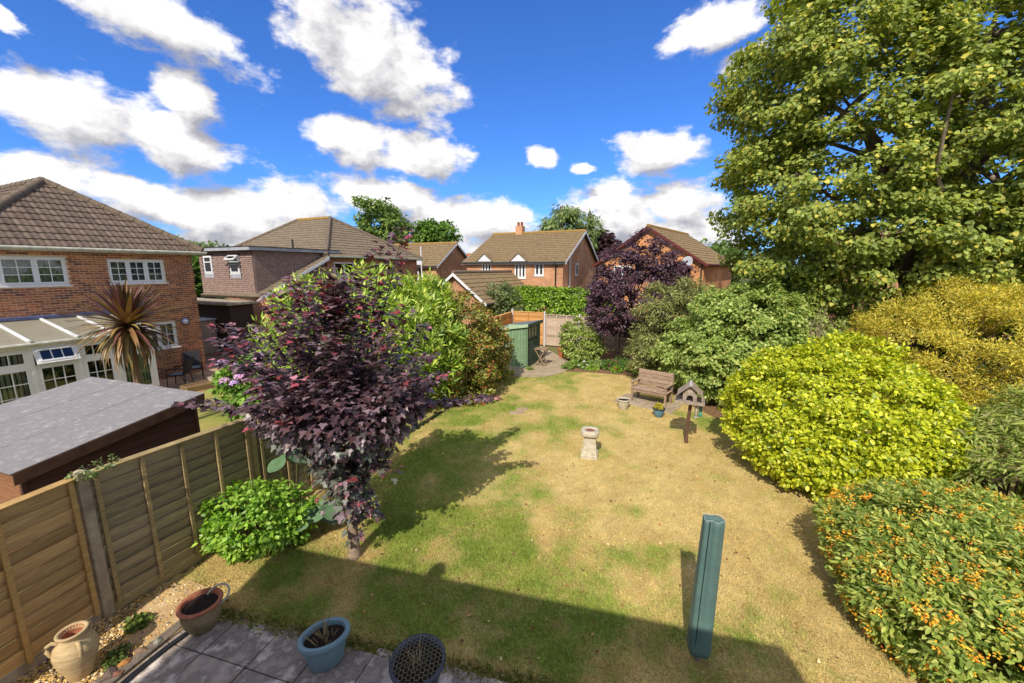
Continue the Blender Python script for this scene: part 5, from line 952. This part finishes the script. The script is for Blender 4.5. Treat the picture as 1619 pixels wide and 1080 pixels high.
# ---- shrubs of the left border
shrub('choisya_shrub', 'bright green rounded shrub at the foot of the olive fence', 'shrub', (-3.75,5.35), [(-3.78,5.4,.52,.62,.52,.50),(-3.45,5.55,.45,.42,.4,.42),(-4.0,5.35,.35,.42,.4,.35)], 5200, T_OVAL, .062, [(150,190,64),(122,164,52),(96,138,46),(172,202,88)], seed=31, m=LEAF_GLOSSY, ncl=170, rc=.13, shell=.22, up=.8, rough=.2)
for i, (x, y, n_, lb) in enumerate([(-2.98,5.75,9,'broad-leaved bergenia clump between the bright shrub and the maple trunk'),(-3.55,6.05,7,'broad grey-green leaves behind the bright rounded shrub')]):
    t = thing('broad_leaf_plant', (x,y,0), lb, 'plant')
    for k in range(n_):
        a = k*2.4+i; d = .12+.03*k; h = .25+.12*(k%3)+(.75*i); mb = MB(Matrix.Translation((x+d*math.cos(a), y+d*math.sin(a), h)) @ Matrix.Rotation(a,4,'Z') @ Matrix.Rotation(R(25+5*(k%3)),4,'Y')); rr_ = .12+.02*(k%3); mb.add([(0,0,-.02)]+[(rr_*1.1*math.cos(q),rr_*math.sin(q),.012*math.sin(3*q)) for q in [6.2832*j/14 for j in range(14)]], [(0,1+j,1+(j+1)%14) for j in range(14)], True)
        mb.build('leaf', mat('broad_leaf', lin(104,132,96), lin(80,110,74), 6, .5, .3, 20), t); MB().tube([(x,y,0),(x+d*math.cos(a)*.6,y+d*math.sin(a)*.6,h*.6),(x+d*math.cos(a),y+d*math.sin(a),h-.02)], .006, 5).build('stalk', GRN_ST, t)
# tall laurel behind the maple
shrub('laurel_shrub', 'tall yellow-green narrow-leaved laurel behind the purple maple', 'shrub', (-4.4,11.), [(-5.2,10.9,2.1,1.5,1.3,1.75),(-3.7,11.2,2.1,1.7,1.5,1.95),(-2.7,12.0,1.9,1.3,1.4,1.9),(-4.4,10.7,1.3,1.9,1.5,1.4)], 30000, T_LANCE, .20, [(190,206,84),(160,188,66),(128,160,54),(206,214,116),(100,132,48)], seed=41, m=LEAF_GLOSSY, ncl=420, rc=.30, shell=.2, up=.5, droop=-.9, rough=.15, flat=1.2, nstem=14)
shrub('photinia_shrub', 'bushy photinia with reddish young leaves beside the lawn edge', 'shrub', (-1.5,13.6), [(-1.7,13.3,1.6,1.35,1.3,1.75),(-1.0,14.6,1.1,.95,1.2,1.25),(-2.3,12.2,1.1,1.1,1.1,1.2),(-1.4,12.4,.7,.9,.9,.8)], 26000, T_OVAL, .085, [(150,150,62),(118,128,52),(176,164,78),(192,130,78),(96,106,44),(176,96,64)], [3,4,2,1.3,3,.7], seed=43, m=LEAF_GLOSSY, ncl=330, rc=.26, shell=.2, up=.6, rough=.2, droop=-.2)
# ---- right border
shrub('lime_shrub', 'large rounded lime-yellow shrub at the right of the lawn', 'shrub', (6.5,7.8), [(6.45,7.8,1.15,1.85,1.8,1.38),(7.1,7.4,1.0,1.2,1.3,1.1),(5.85,7.3,.8,1.1,1.1,.95),(6.1,6.9,.55,.85,.75,.6),(6.9,8.1,2.1,1.0,.9,.65),(5.8,8.3,1.6,.9,.8,.8)], 60000, T_OVAL, .070, [(206,208,54),(184,192,46),(220,220,84),(152,168,40),(118,142,38)], [4,4,2,2,1], seed=51, m=LEAF_GLOSSY, ncl=1100, rc=.18, shell=.12, up=.35, rough=.17, jit=.5, bias=.6)
shrub('orange_flowered_shrub', 'dense spreading shrub dotted with orange and yellow flowers at bottom right', 'shrub', (5.7,4.3), [(5.75,4.35,.50,1.65,1.55,.72),(4.9,3.8,.40,1.0,1.1,.58),(6.6,3.6,.5,1.5,1.3,.75)], 68000, T_ELL, .070, [(172,184,88),(150,168,78),(192,196,106),(114,138,62)], seed=53, m=LEAF, ncl=900, rc=.15, shell=.12, up=.5, rough=.12, bias=.7)
ofs = [o for o in COL.objects if o.name.startswith('orange_flowered_shrub')][0]
pos, Y, N, C, r = crown([(5.75,4.35,.52,1.68,1.58,.74),(4.9,3.8,.42,1.03,1.13,.60),(6.6,3.6,.52,1.53,1.33,.77)], 15000, 54, ncl=1000, rc=.065, shell=.02, up=.9, rough=.12, bias=.8)
leaf_part('flowers', T_OVAL, pos, Y, N, .028*np.ones(len(pos)), palette(len(pos), [(240,186,56),(234,150,56),(246,206,84),(218,96,48)], [4,3,3,.6], .1, r), ofs, (5.7,4.3,0), LEAF_DRY)
shrub('golden_conifer', 'golden yellow feathery conifer bush at the right edge', 'shrub', (11.4,10.2), [(11.4,10.0,2.0,2.3,2.0,1.65),(12.6,9.4,1.9,1.9,1.8,1.7),(10.2,10.0,1.7,1.4,1.4,1.5),(11.2,10.3,3.2,.75,.7,.75),(12.6,10.2,3.0,1.0,.9,.75)], 95000, T_LANCE, .078, [(220,202,80),(200,188,72),(230,216,110),(162,158,64),(122,130,58)], [4,3,2,2,1], seed=55, m=LEAF, ncl=640, rc=.24, shell=.16, up=.2, rough=.3, flat=.8, nstem=40, stem=(150,130,118), jit=.45, droop=-.35)
shrub('grey_green_shrub', 'drooping grey-green shrub below the golden conifer', 'shrub', (8.6,6.1), [(8.9,6.2,.9,1.6,1.4,.9),(8.1,5.6,.8,1.2,1.1,.8),(9.9,6.6,1.1,1.4,1.2,1.0),(7.9,6.6,1.1,.7,.7,.5)], 26000, T_LANCE, .12, [(166,178,88),(138,154,72),(188,190,114),(112,128,62),(172,164,112)], [3,3,2,2,1], seed=57, m=LEAF, ncl=460, rc=.22, shell=.12, up=.5, rough=.2, droop=.5, nstem=16)
shrub('green_border_shrub', 'tall leafy green shrub behind the bench and bird table', 'shrub', (7.0,12.3), [(6.3,11.9,1.3,1.15,1.1,1.25),(7.3,12.6,2.05,1.7,1.5,1.7),(8.9,12.9,2.2,1.6,1.4,1.6),(5.9,13.2,1.3,1.0,1.0,1.2),(7.6,11.6,1.1,1.4,1.1,1.1),(8.0,13.0,2.7,1.3,1.1,.85)], 46000, T_OVAL, .092, [(168,184,98),(146,166,82),(188,198,120),(114,138,64),(192,192,104)], [4,3,2,2,1], seed=59, m=LEAF, ncl=480, rc=.26, shell=.16, up=.5, rough=.22, droop=.45, nstem=18)
gbs = [o for o in COL.objects if o.name.startswith('green_border_shrub')][0]; dt = MB(); rr = random.Random(8)
for i in range(46):
    a = rr.uniform(0,6.28); p0 = (8.75+.25*math.cos(a), 11.75+.2*math.sin(a), 1.6+rr.random()*.6); p1 = (p0[0]+rr.uniform(-.45,.45), p0[1]+rr.uniform(-.3,.1), p0[2]+rr.uniform(.3,1.1)); dt.tube([p0, tuple((a_+b_)/2+rr.uniform(-.06,.06) for a_, b_ in zip(p0, p1)), p1], [.010,.007,.003], 4, cap=False)
dt.build('dead_twigs', mat('dead_twig', lin(178,156,132), lin(140,118,98), 14, .9), gbs)
shrub('grey_leaved_shrub', 'loose grey-green shrub between the plum tree and the leafy green shrub', 'shrub', (5.6,14.9), [(5.6,14.9,1.9,1.1,1.0,1.75),(6.5,14.6,2.3,1.0,.9,1.5),(5.1,14.5,.9,.8,.7,.9)], 15000, T_LANCE, .13, [(158,162,96),(132,140,76),(180,178,120),(106,116,62)], seed=61, ncl=240, rc=.28, shell=.2, rough=.25, droop=.2, nstem=14)
def tree(name, label, base, trunk, lobes, n, T, size, cols, w=None, seed=1, m=None, r0=.12, bark=(120,100,84), nb=24, group=None, **kw):
    t = thing(name, (*base, 0), label, 'tree', group); pos, Y, N, C, r = crown(lobes, n, seed, **kw); b3 = np.array([*base, 0.])
    tag(link('crown', leaf_mesh('crown', T, pos-b3, Y, N, size*(1+.25*r.standard_normal(n)).clip(.4,1.7), palette(n, cols, w, .15, r)), m or LEAF, t, tuple(b3)), kind='stuff')
    bm2 = mat('bark_%d_%d_%d' % bark, lin(*bark), lin(*[int(q*.6) for q in bark]), 6, .9, .7, 16, stretch=(1,1,.4)); tp_ = [Vector(p) for p in trunk]; k = len(tp_)
    MB().tube([tuple(p) for p in tp_], [r0*(1.25 if i == 0 else 1-.6*i/(k-1)) for i in range(k)], 12, cap=False).build('trunk', bm2, t)
    lm_ = MB(); ids = r.choice(len(C), min(nb, len(C)), replace=False)
    for i in ids: limbs(lm_, tuple(tp_[1+int(r.integers(0, k-1))]), [tuple(C[i])], r0*.36, seed=int(i), wob=.09)
    lm_.build('branches', bm2, t); return t
tree('plum_tree', 'purple-leaved plum tree in front of the back fence', (5.45,17.85), [(5.45,17.85,-.05),(5.4,17.8,.8),(5.3,17.8,1.6),(5.3,17.8,2.6)], [(5.25,17.7,2.9,2.0,1.7,1.7),(4.6,17.6,2.2,1.3,1.2,1.1),(6.1,17.9,4.0,1.3,1.2,1.2),(5.6,17.8,5.0,.65,.6,.75),(6.9,17.5,3.7,.8,.8,.8),(4.7,17.6,3.9,1.1,1.0,1.1)], 27000, T_OVAL, .10, [(104,82,96),(84,62,76),(126,104,116),(66,48,58),(112,74,80)], seed=71, ncl=330, rc=.28, shell=.2, rough=.25, r0=.11, bark=(110,92,84))
shrub('round_shrub', 'rounded variegated shrub against the grey back fence', 'shrub', (3.1,18.1), [(3.1,18.1,.95,.95,.85,.95),(3.2,17.8,.5,.9,.7,.5)], 8000, T_OVAL, .085, [(168,184,92),(136,158,66),(196,202,124),(104,126,50)], seed=73, m=LEAF_GLOSSY, ncl=150, rc=.2, rough=.12)
shrub('laurel_hedge', 'clipped bright green laurel hedge behind the back fence', 'hedge', (2.4,23.6), [(.2+.6*k,24.45-.28*k,1.5,.95,.8,1.5+.06*(k%2)) for k in range(9)], 36000, T_OVAL, .12, [(146,178,56),(118,152,46),(170,194,80),(84,116,38)], seed=75, m=LEAF_GLOSSY, ncl=600, rc=.26, shell=.08, rough=.08, nstem=10)
shrub('olive_shrub', 'grey-olive shrub left of the laurel hedge', 'shrub', (-.6,23.6), [(-.6,23.6,1.8,1.35,1.1,1.5),(.1,23.2,1.0,1.0,.9,1.0)], 9000, T_OVAL, .10, [(132,146,92),(108,122,74),(152,162,110),(80,94,54)], seed=77, ncl=160, rc=.3, rough=.2)
# far bed plants
BP = [(2.6,16.7,.28,.26,(140,164,74)),(3.05,16.5,.30,.24,(120,150,66)),(3.5,16.55,.34,.30,(156,176,100)),(4.0,16.3,.36,.34,(104,136,60)),(4.5,16.5,.4,.42,(92,128,56)),(4.95,16.0,.36,.36,(116,150,62)),(5.3,15.4,.4,.4,(128,158,70)),(3.3,16.15,.18,.14,(150,176,70)),(4.2,15.85,.2,.16,(128,164,60)),(2.35,16.35,.2,.2,(136,160,78)),(5.0,15.2,.22,.2,(134,170,62)),(5.6,14.2,.4,.45,(120,150,66))]
BL = ['small leafy plant at the left end of the far bed','white-flowered low plant in the far bed','pale mounded plant under the round shrub','mid green mounded plant left of the plum trunk','dark leafy clump at the foot of the plum tree','leafy clump right of the plum trunk','green clump behind the bench back','tiny seedling plant at the lawn edge of the far bed','bushy red-flowered pelargonium at the lawn edge','low plant beside the concrete path corner','red-flowered plant nearest the bench','leafy clump hard against the bench end']
for i, (x, y, rx, h, c) in enumerate(BP):
    t = shrub('bed_plant', BL[i], 'plant', (x,y), [(x,y,h*.55,rx,rx,h*.6)], 700, T_OVAL, .065, [c, tuple(int(q*.8) for q in c), tuple(min(255,int(q*1.15)) for q in c)], seed=90+i, ncl=30, rc=.1, shell=.25, nstem=4, sr=.008, group='low plants in the far bed')
    fl = {1:[(236,236,226)],8:[(214,44,50)],10:[(200,40,46)],2:[(226,222,200)]}.get(i)
    if fl: pos, Y, N, C, r = crown([(x,y,h*.6,rx,rx,h*.65)], 60, 120+i, ncl=9, rc=.05, shell=.02, up=1.2); leaf_part('flowers', T_OVAL, pos, Y, N, .05*np.ones(60), palette(60, fl, None, .1, r), t, (x,y,0), LEAF_DRY)
for i, (x, y, h, c, lb) in enumerate([(-.05,15.35,.2,(190,190,80),'small yellow-green plant at the corner of the shed path'),(.72,16.15,.16,(150,170,80),'weeds at the foot of the green shed corner'),(-4.35,4.05,.10,(130,150,70),'low weed growing in the gravel by the concrete strip'),(-4.2,3.62,.09,(120,140,70),'low weed growing in the gravel beside the urn'),(-10.55,14.05,.42,(130,160,80),"small plants growing in the neighbour's stone planter"),(4.13,10.86,.36,(220,206,60),'yellow flowers growing in the small blue pot'),(-10.2,13.75,.26,(150,170,80),"young seedlings in the neighbour's timber edged bed")]):
    z0 = {4:.3,5:.24,6:.17}.get(i, .02); rx = {4:.14,5:.1,6:.3}.get(i, h*.9); shrub('small_plant', lb, 'plant', (x,y), [(x,y,z0+(h-z0)*.5,rx,rx,max((h-z0)*.55,.04))], 380, T_OVAL, .04, [c, tuple(int(q*.75) for q in c)], seed=140+i, ncl=18, rc=.06, shell=.3, nstem=3, sr=.004, zmin=z0)
iv_ = thing('ivy', (-4.84,4.25,1.8), 'sprig of ivy hanging over the top of the fence post', 'plant'); pos, Y, N, C, r = crown([(-4.80,4.33,1.84,.10,.26,.06)], 260, 160, ncl=22, rc=.05, shell=.1, zmin=1.6); leaf_part('leaves', T_OVAL, pos, Y, N, .035*np.ones(260), palette(260, [(128,146,84),(96,116,62),(160,172,116)], None, .15, r), iv_, (-4.84,4.25,1.8), LEAF_GLOSSY)
MB().tube([(-4.9,4.1,1.83),(-4.82,4.3,1.87),(-4.74,4.55,1.84)], .005, 5).build('stem', TWIG, iv_)
# hydrangea beyond the fence
shrub('hydrangea', 'pink and lilac hydrangea in the neighbouring garden beyond the maple', 'shrub', (-6.6,10.0), [(-6.6,10.0,1.0,.75,.7,.9)], 3000, T_OVAL, .12, [(120,156,62),(96,132,52),(146,176,80)], seed=170, ncl=60, rc=.22, nstem=8)
hy = [o for o in COL.objects if o.name.startswith('hydrangea')][0]; rr = random.Random(5)
for k in range(13):
    a = rr.uniform(0,6.28); p = np.array([-6.6+.55*math.cos(a)*rr.random()**.5, 9.75+.4*math.sin(a), 1.35+rr.uniform(0,.65)]); r = np.random.default_rng(200+k); d = nrm(r.standard_normal((110,3))); d[:,2] = np.abs(d[:,2])*.8
    leaf_part('flower_head', T_OVAL, p+d*.12, nrm(np.cross(d, r.standard_normal((110,3)))), d, .05*np.ones(110), palette(110, [(226,170,206),(206,170,220),(236,190,214)] if k % 2 else [(196,176,224),(222,180,216)], None, .1, r), hy, (-6.6,10.0,0), LEAF_DRY)
# ---- cordyline with sword leaves
CY = Vector((-9.15, 9.55, 0)); cy = thing('cordyline_palm', CY, 'bronze cordyline palm with a burst of sword-shaped leaves', 'palm tree'); MB().tube([tuple(CY+Vector((.0,0,-.05))), tuple(CY+Vector((.03,0,1.2))), tuple(CY+Vector((0,0,2.75)))], [.10,.085,.075], 10).build('trunk', mat('palm_trunk', lin(150,120,92), lin(104,82,64), 12, .9, .7, 30, stretch=(1,1,4)), cy)
rr = random.Random(11)
LM = [mat('sword_leaf_%d' % i, lin(*c), lin(*d), 3, .5, stretch=(1,1,1), spec=.4) for i, (c, d) in enumerate([((116,74,64),(92,56,50)),((152,116,72),(124,90,58)),((176,148,82),(140,114,60)),((108,96,56),(88,78,46)),((88,54,50),(70,42,42))])]
for k in range(230):
    a = k*2.39996+rr.uniform(-.2,.2); u = (k+.5)/230; elv = R(86-138*u**.85)+rr.uniform(-.12,.12); L_ = rr.uniform(.95,1.22)*(1-.12*max(0,.4-u)); w_ = rr.uniform(.036,.05); dr_ = .06+.32*max(0,u-.3); h = Vector((math.cos(a), math.sin(a), 0)); sd_ = Vector((-math.sin(a), math.cos(a), 0)); c0 = CY+Vector((0,0,2.72+.1*(1-u)))
    mb = MB(); pts = []
    for j in range(7):
        s = j/6; e_ = elv-dr_*s*s*1.4; pts.append(c0+(h*math.cos(e_)+Vector((0,0,math.sin(e_))))*L_*s)
    vs_ = []
    for j, p in enumerate(pts): ww = w_*[.7,1,1.05,.95,.75,.45,.03][j]; vs_ += [p-sd_*ww+Vector((0,0,.008)), p, p+sd_*ww+Vector((0,0,.008))]
    fs = [(3*j+i, 3*j+i+1, 3*j+i+4, 3*j+i+3) for j in range(6) for i in range(2)]; mb.add(vs_, fs, True); mb.build('leaf', LM[rr.choices(range(5), [4,2,1,1,4] if u < .35 else [1,3,4,3,1])[0]], cy)
# ---- big sycamore on the right
tree('sycamore_tree', 'huge sycamore tree filling the upper right', (13.9,13.4), [(13.9,13.4,-.1),(13.9,13.4,1.5),(13.95,13.5,3.5),(14.0,13.6,5.5),(14.0,13.8,8.),(14.2,14,11.)],
     [(13.6,13.6,8.2,6.2,5.2,5.2),(9.6,12.9,6.6,3.1,2.8,3.1),(9.4,13.2,9.8,3.0,2.8,2.8),(12.5,13.6,12.4,4.0,3.8,3.4),(17.5,13.2,8.5,4.5,4.2,5.2),(11.3,12.0,5.0,2.9,2.3,2.2),(16.0,11.8,5.2,3.6,2.6,2.4),(12.8,10.9,7.6,3.0,2.2,2.4),(8.7,13.4,4.7,1.6,1.6,1.5),(11.6,12.3,3.7,2.5,1.9,1.5),(14.6,11.6,3.9,2.8,1.9,1.5),(9.7,13.2,3.4,1.4,1.3,1.2),(17.5,11.8,4.2,2.6,2.2,2.2),(10.6,12.3,8.0,2.6,2.2,2.2)],
     250000, T_SYC, .098, [(158,170,78),(136,150,68),(178,186,96),(106,122,58),(204,194,90),(150,164,90)], [4,4,2,2.5,2,2], seed=81, m=LEAF, ncl=1050, rc=.56, flat=.5, shell=.26, up=.85, jit=.55, bias=.6, rough=.28, droop=.35, r0=.46, bark=(150,134,116), nb=70, zmin=2.2)
# ---- distant trees
def far_tree(name, label, x, y, zt_, rx, zb, cols, seed, n=9000, T=T_RHOMB, size=.42, m=None, **kw):
    zc = (zt_+zb)/2; rz = (zt_-zb)/2; rg = np.random.default_rng(seed); lob = [(x, y, zc, rx*.8, rx*.8, rz*.9)]+[(x+rx*.5*math.cos(a), y+rx*.5*math.sin(a), zc+rz*rg.uniform(-.45,.55), rx*.5, rx*.5, rz*.42) for a in rg.uniform(0,6.28,7)]
    return tree(name, label, (x,y), [(x,y,-.2),(x,y,zb),(x+.2,y,zc),(x,y,zt_-.5)], lob, n, T, size, cols, seed=seed, ncl=kw.pop('ncl',130), rc=kw.pop('rc',rx*.28), r0=.3, nb=18, group='distant trees', rough=.25, m=m, **kw)
far_tree('round_tree', 'tall round green tree behind the chalet roof, left of its twin', -17.2, 55, 13.4, 3.9, 3.5, [(104,130,58),(128,152,72),(84,108,48),(146,164,90)], 301)
far_tree('round_tree', 'lower round green tree right of the tall one behind the roofs', -11.0, 58, 11.0, 3.4, 3.0, [(96,132,50),(120,152,58),(76,106,42)], 302)
far_tree('birch_tree', 'feathery birch tree rising behind the lichened roof ridge', 5.4, 46, 11.2, 2.6, 3.5, [(128,148,84),(106,126,68),(150,166,106)], 303, n=7000, T=T_LANCE, size=.5, ncl=110, rc=.9, droop=.9)
far_tree('birch_tree', 'wispy outer birch stem right of the feathery birch', 8.3, 45, 10.6, 1.3, 5.0, [(128,148,84),(106,126,68),(150,166,106)], 307, n=1100, T=T_LANCE, size=.5, ncl=40, rc=.7, droop=.9)
far_tree('copper_tree', 'dark copper-leaved tree behind the gable of the lichened house', 10.0, 46, 8.2, 2.4, 2.5, [(78,56,62),(98,72,78),(60,44,48)], 304)
far_tree('garden_tree', 'green tree top showing between the two left roofs', -36.0, 46, 6.6, 3.4, 1.5, [(120,148,60),(96,126,48),(140,160,80)], 305, n=5000)
far_tree('garden_tree', 'dark green conifer in the gap between the brick house and the chalet', -19.2, 24.2, 5.2, 1.6, .5, [(86,118,52),(108,140,62),(66,94,40)], 306, n=7000, size=.22, ncl=140, rc=.4)
for i, (x, y, zt_, rx) in enumerate([(30,60,8,5),(22,55,7,4.5),(-26,64,7.2,5),(0,80,7,5),(-45,60,8,6),(44,48,9,6),(36,34,7,4.5),(15,70,7,5)]): far_tree('background_tree', ['distant green tree far right behind the sycamore','distant green tree right of the orange brick house','distant green tree behind the chalet house','distant green tree on the skyline behind the garage','distant green tree at the far left skyline','distant green tree at the far right edge','green tree beside the pinkish roof','distant green tree behind the copper tree'][i], x, y, zt_ if i not in (3,) else 6.2, rx, 1.0, [(104,128,62),(124,146,76),(84,108,50)], 320+i, n=3500, size=.5)
# low garden greenery that closes the view between the houses
for i, (x, y, rx, h, c, lb) in enumerate([(-7.0,20,1.6,2.6,(110,136,58),'bushy garden shrub beyond the laurel, left of the garage'),(-4.4,18.5,1.5,2.8,(124,150,62),'leafy shrub filling the corner behind the photinia'),(-9.2,19.0,1.3,2.2,(104,132,60),"shrub at the end of the neighbour's lawn"),(8.2,18.6,1.6,3.2,(112,138,60),'green shrub behind the grey-leaved shrub'),(11.0,17.5,1.9,3.4,(96,122,54),'green shrub in shade under the sycamore'),(14.8,10.8,2.4,3.0,(104,122,58),'dark shrub behind the golden conifer'),(9.6,15.0,1.7,2.9,(104,130,56),'green shrub behind the tall leafy one'),(17.5,16,2.5,3.2,(96,116,54),'dark hedge shrub at the far right under the sycamore')]):
    shrub('garden_shrub', lb, 'shrub', (x,y), [(x,y,h*.5,rx,rx,h*.52),(x+.5*rx,y-.2*rx,h*.4,rx*.7,rx*.7,h*.42),(x-.5*rx,y+.1,h*.45,rx*.7,rx*.7,h*.42)], 6500, T_OVAL, .15, [c, tuple(int(q*.8) for q in c), tuple(int(q*1.15) for q in c)], seed=400+i, ncl=130, rc=.38, rough=.2, nstem=6)
# ---- litter and weeds that lie about on the lawn
r = np.random.default_rng(600); n = 420; x = r.uniform(-3.8, 4.8, n); y = 3.6+11*r.random(n)**1.4; ok = (x > fence_x(y)+.3) & ~inpoly(x, y, BED) & (patio_uv(x, y)[1] > .5); x, y = x[ok], y[ok]; n = len(x); a = r.uniform(0, 6.28, n)
tag(link('fallen_leaves', leaf_mesh('fallen_leaves', T_OVAL, np.stack([x, y, np.full(n, .03)], 1), np.stack([np.cos(a), np.sin(a), .1*r.standard_normal(n)], 1), np.array([0, 0, 1.])+.35*r.standard_normal((n, 3)), r.uniform(.025, .055, n), palette(n, [(190,150,96),(150,110,72),(214,190,140),(128,84,66)], None, .2, r)), LEAF_DRY), 'scattered dry fallen leaves on the lawn', 'leaves', kind='stuff')
n = 5200; u = r.uniform(-.7, 6., n); v = .46+.05*u+.05*r.standard_normal(n); P = np.array(PO)[None, :2]+u[:, None]*np.array(PA)[None, :2]+v[:, None]*np.array(PB)[None, :2]; a = r.uniform(0, 6.28, n); pos = np.concatenate([P, np.full((n, 1), .005)], 1)
tag(link('edge_grass', leaf_mesh('edge_grass', T_LANCE, pos, np.stack([np.cos(a)*.8, np.sin(a)*.8, r.uniform(.3, 1.2, n)], 1), np.stack([np.cos(a+1.5), np.sin(a+1.5), np.full(n, .4)], 1), r.uniform(.04, .085, n), palette(n, [(128,142,66),(104,122,54),(170,160,96),(190,168,116)], None, .2, r)), LEAF_DRY), 'ragged tufts of grass growing over the patio edge', 'grass', kind='stuff')
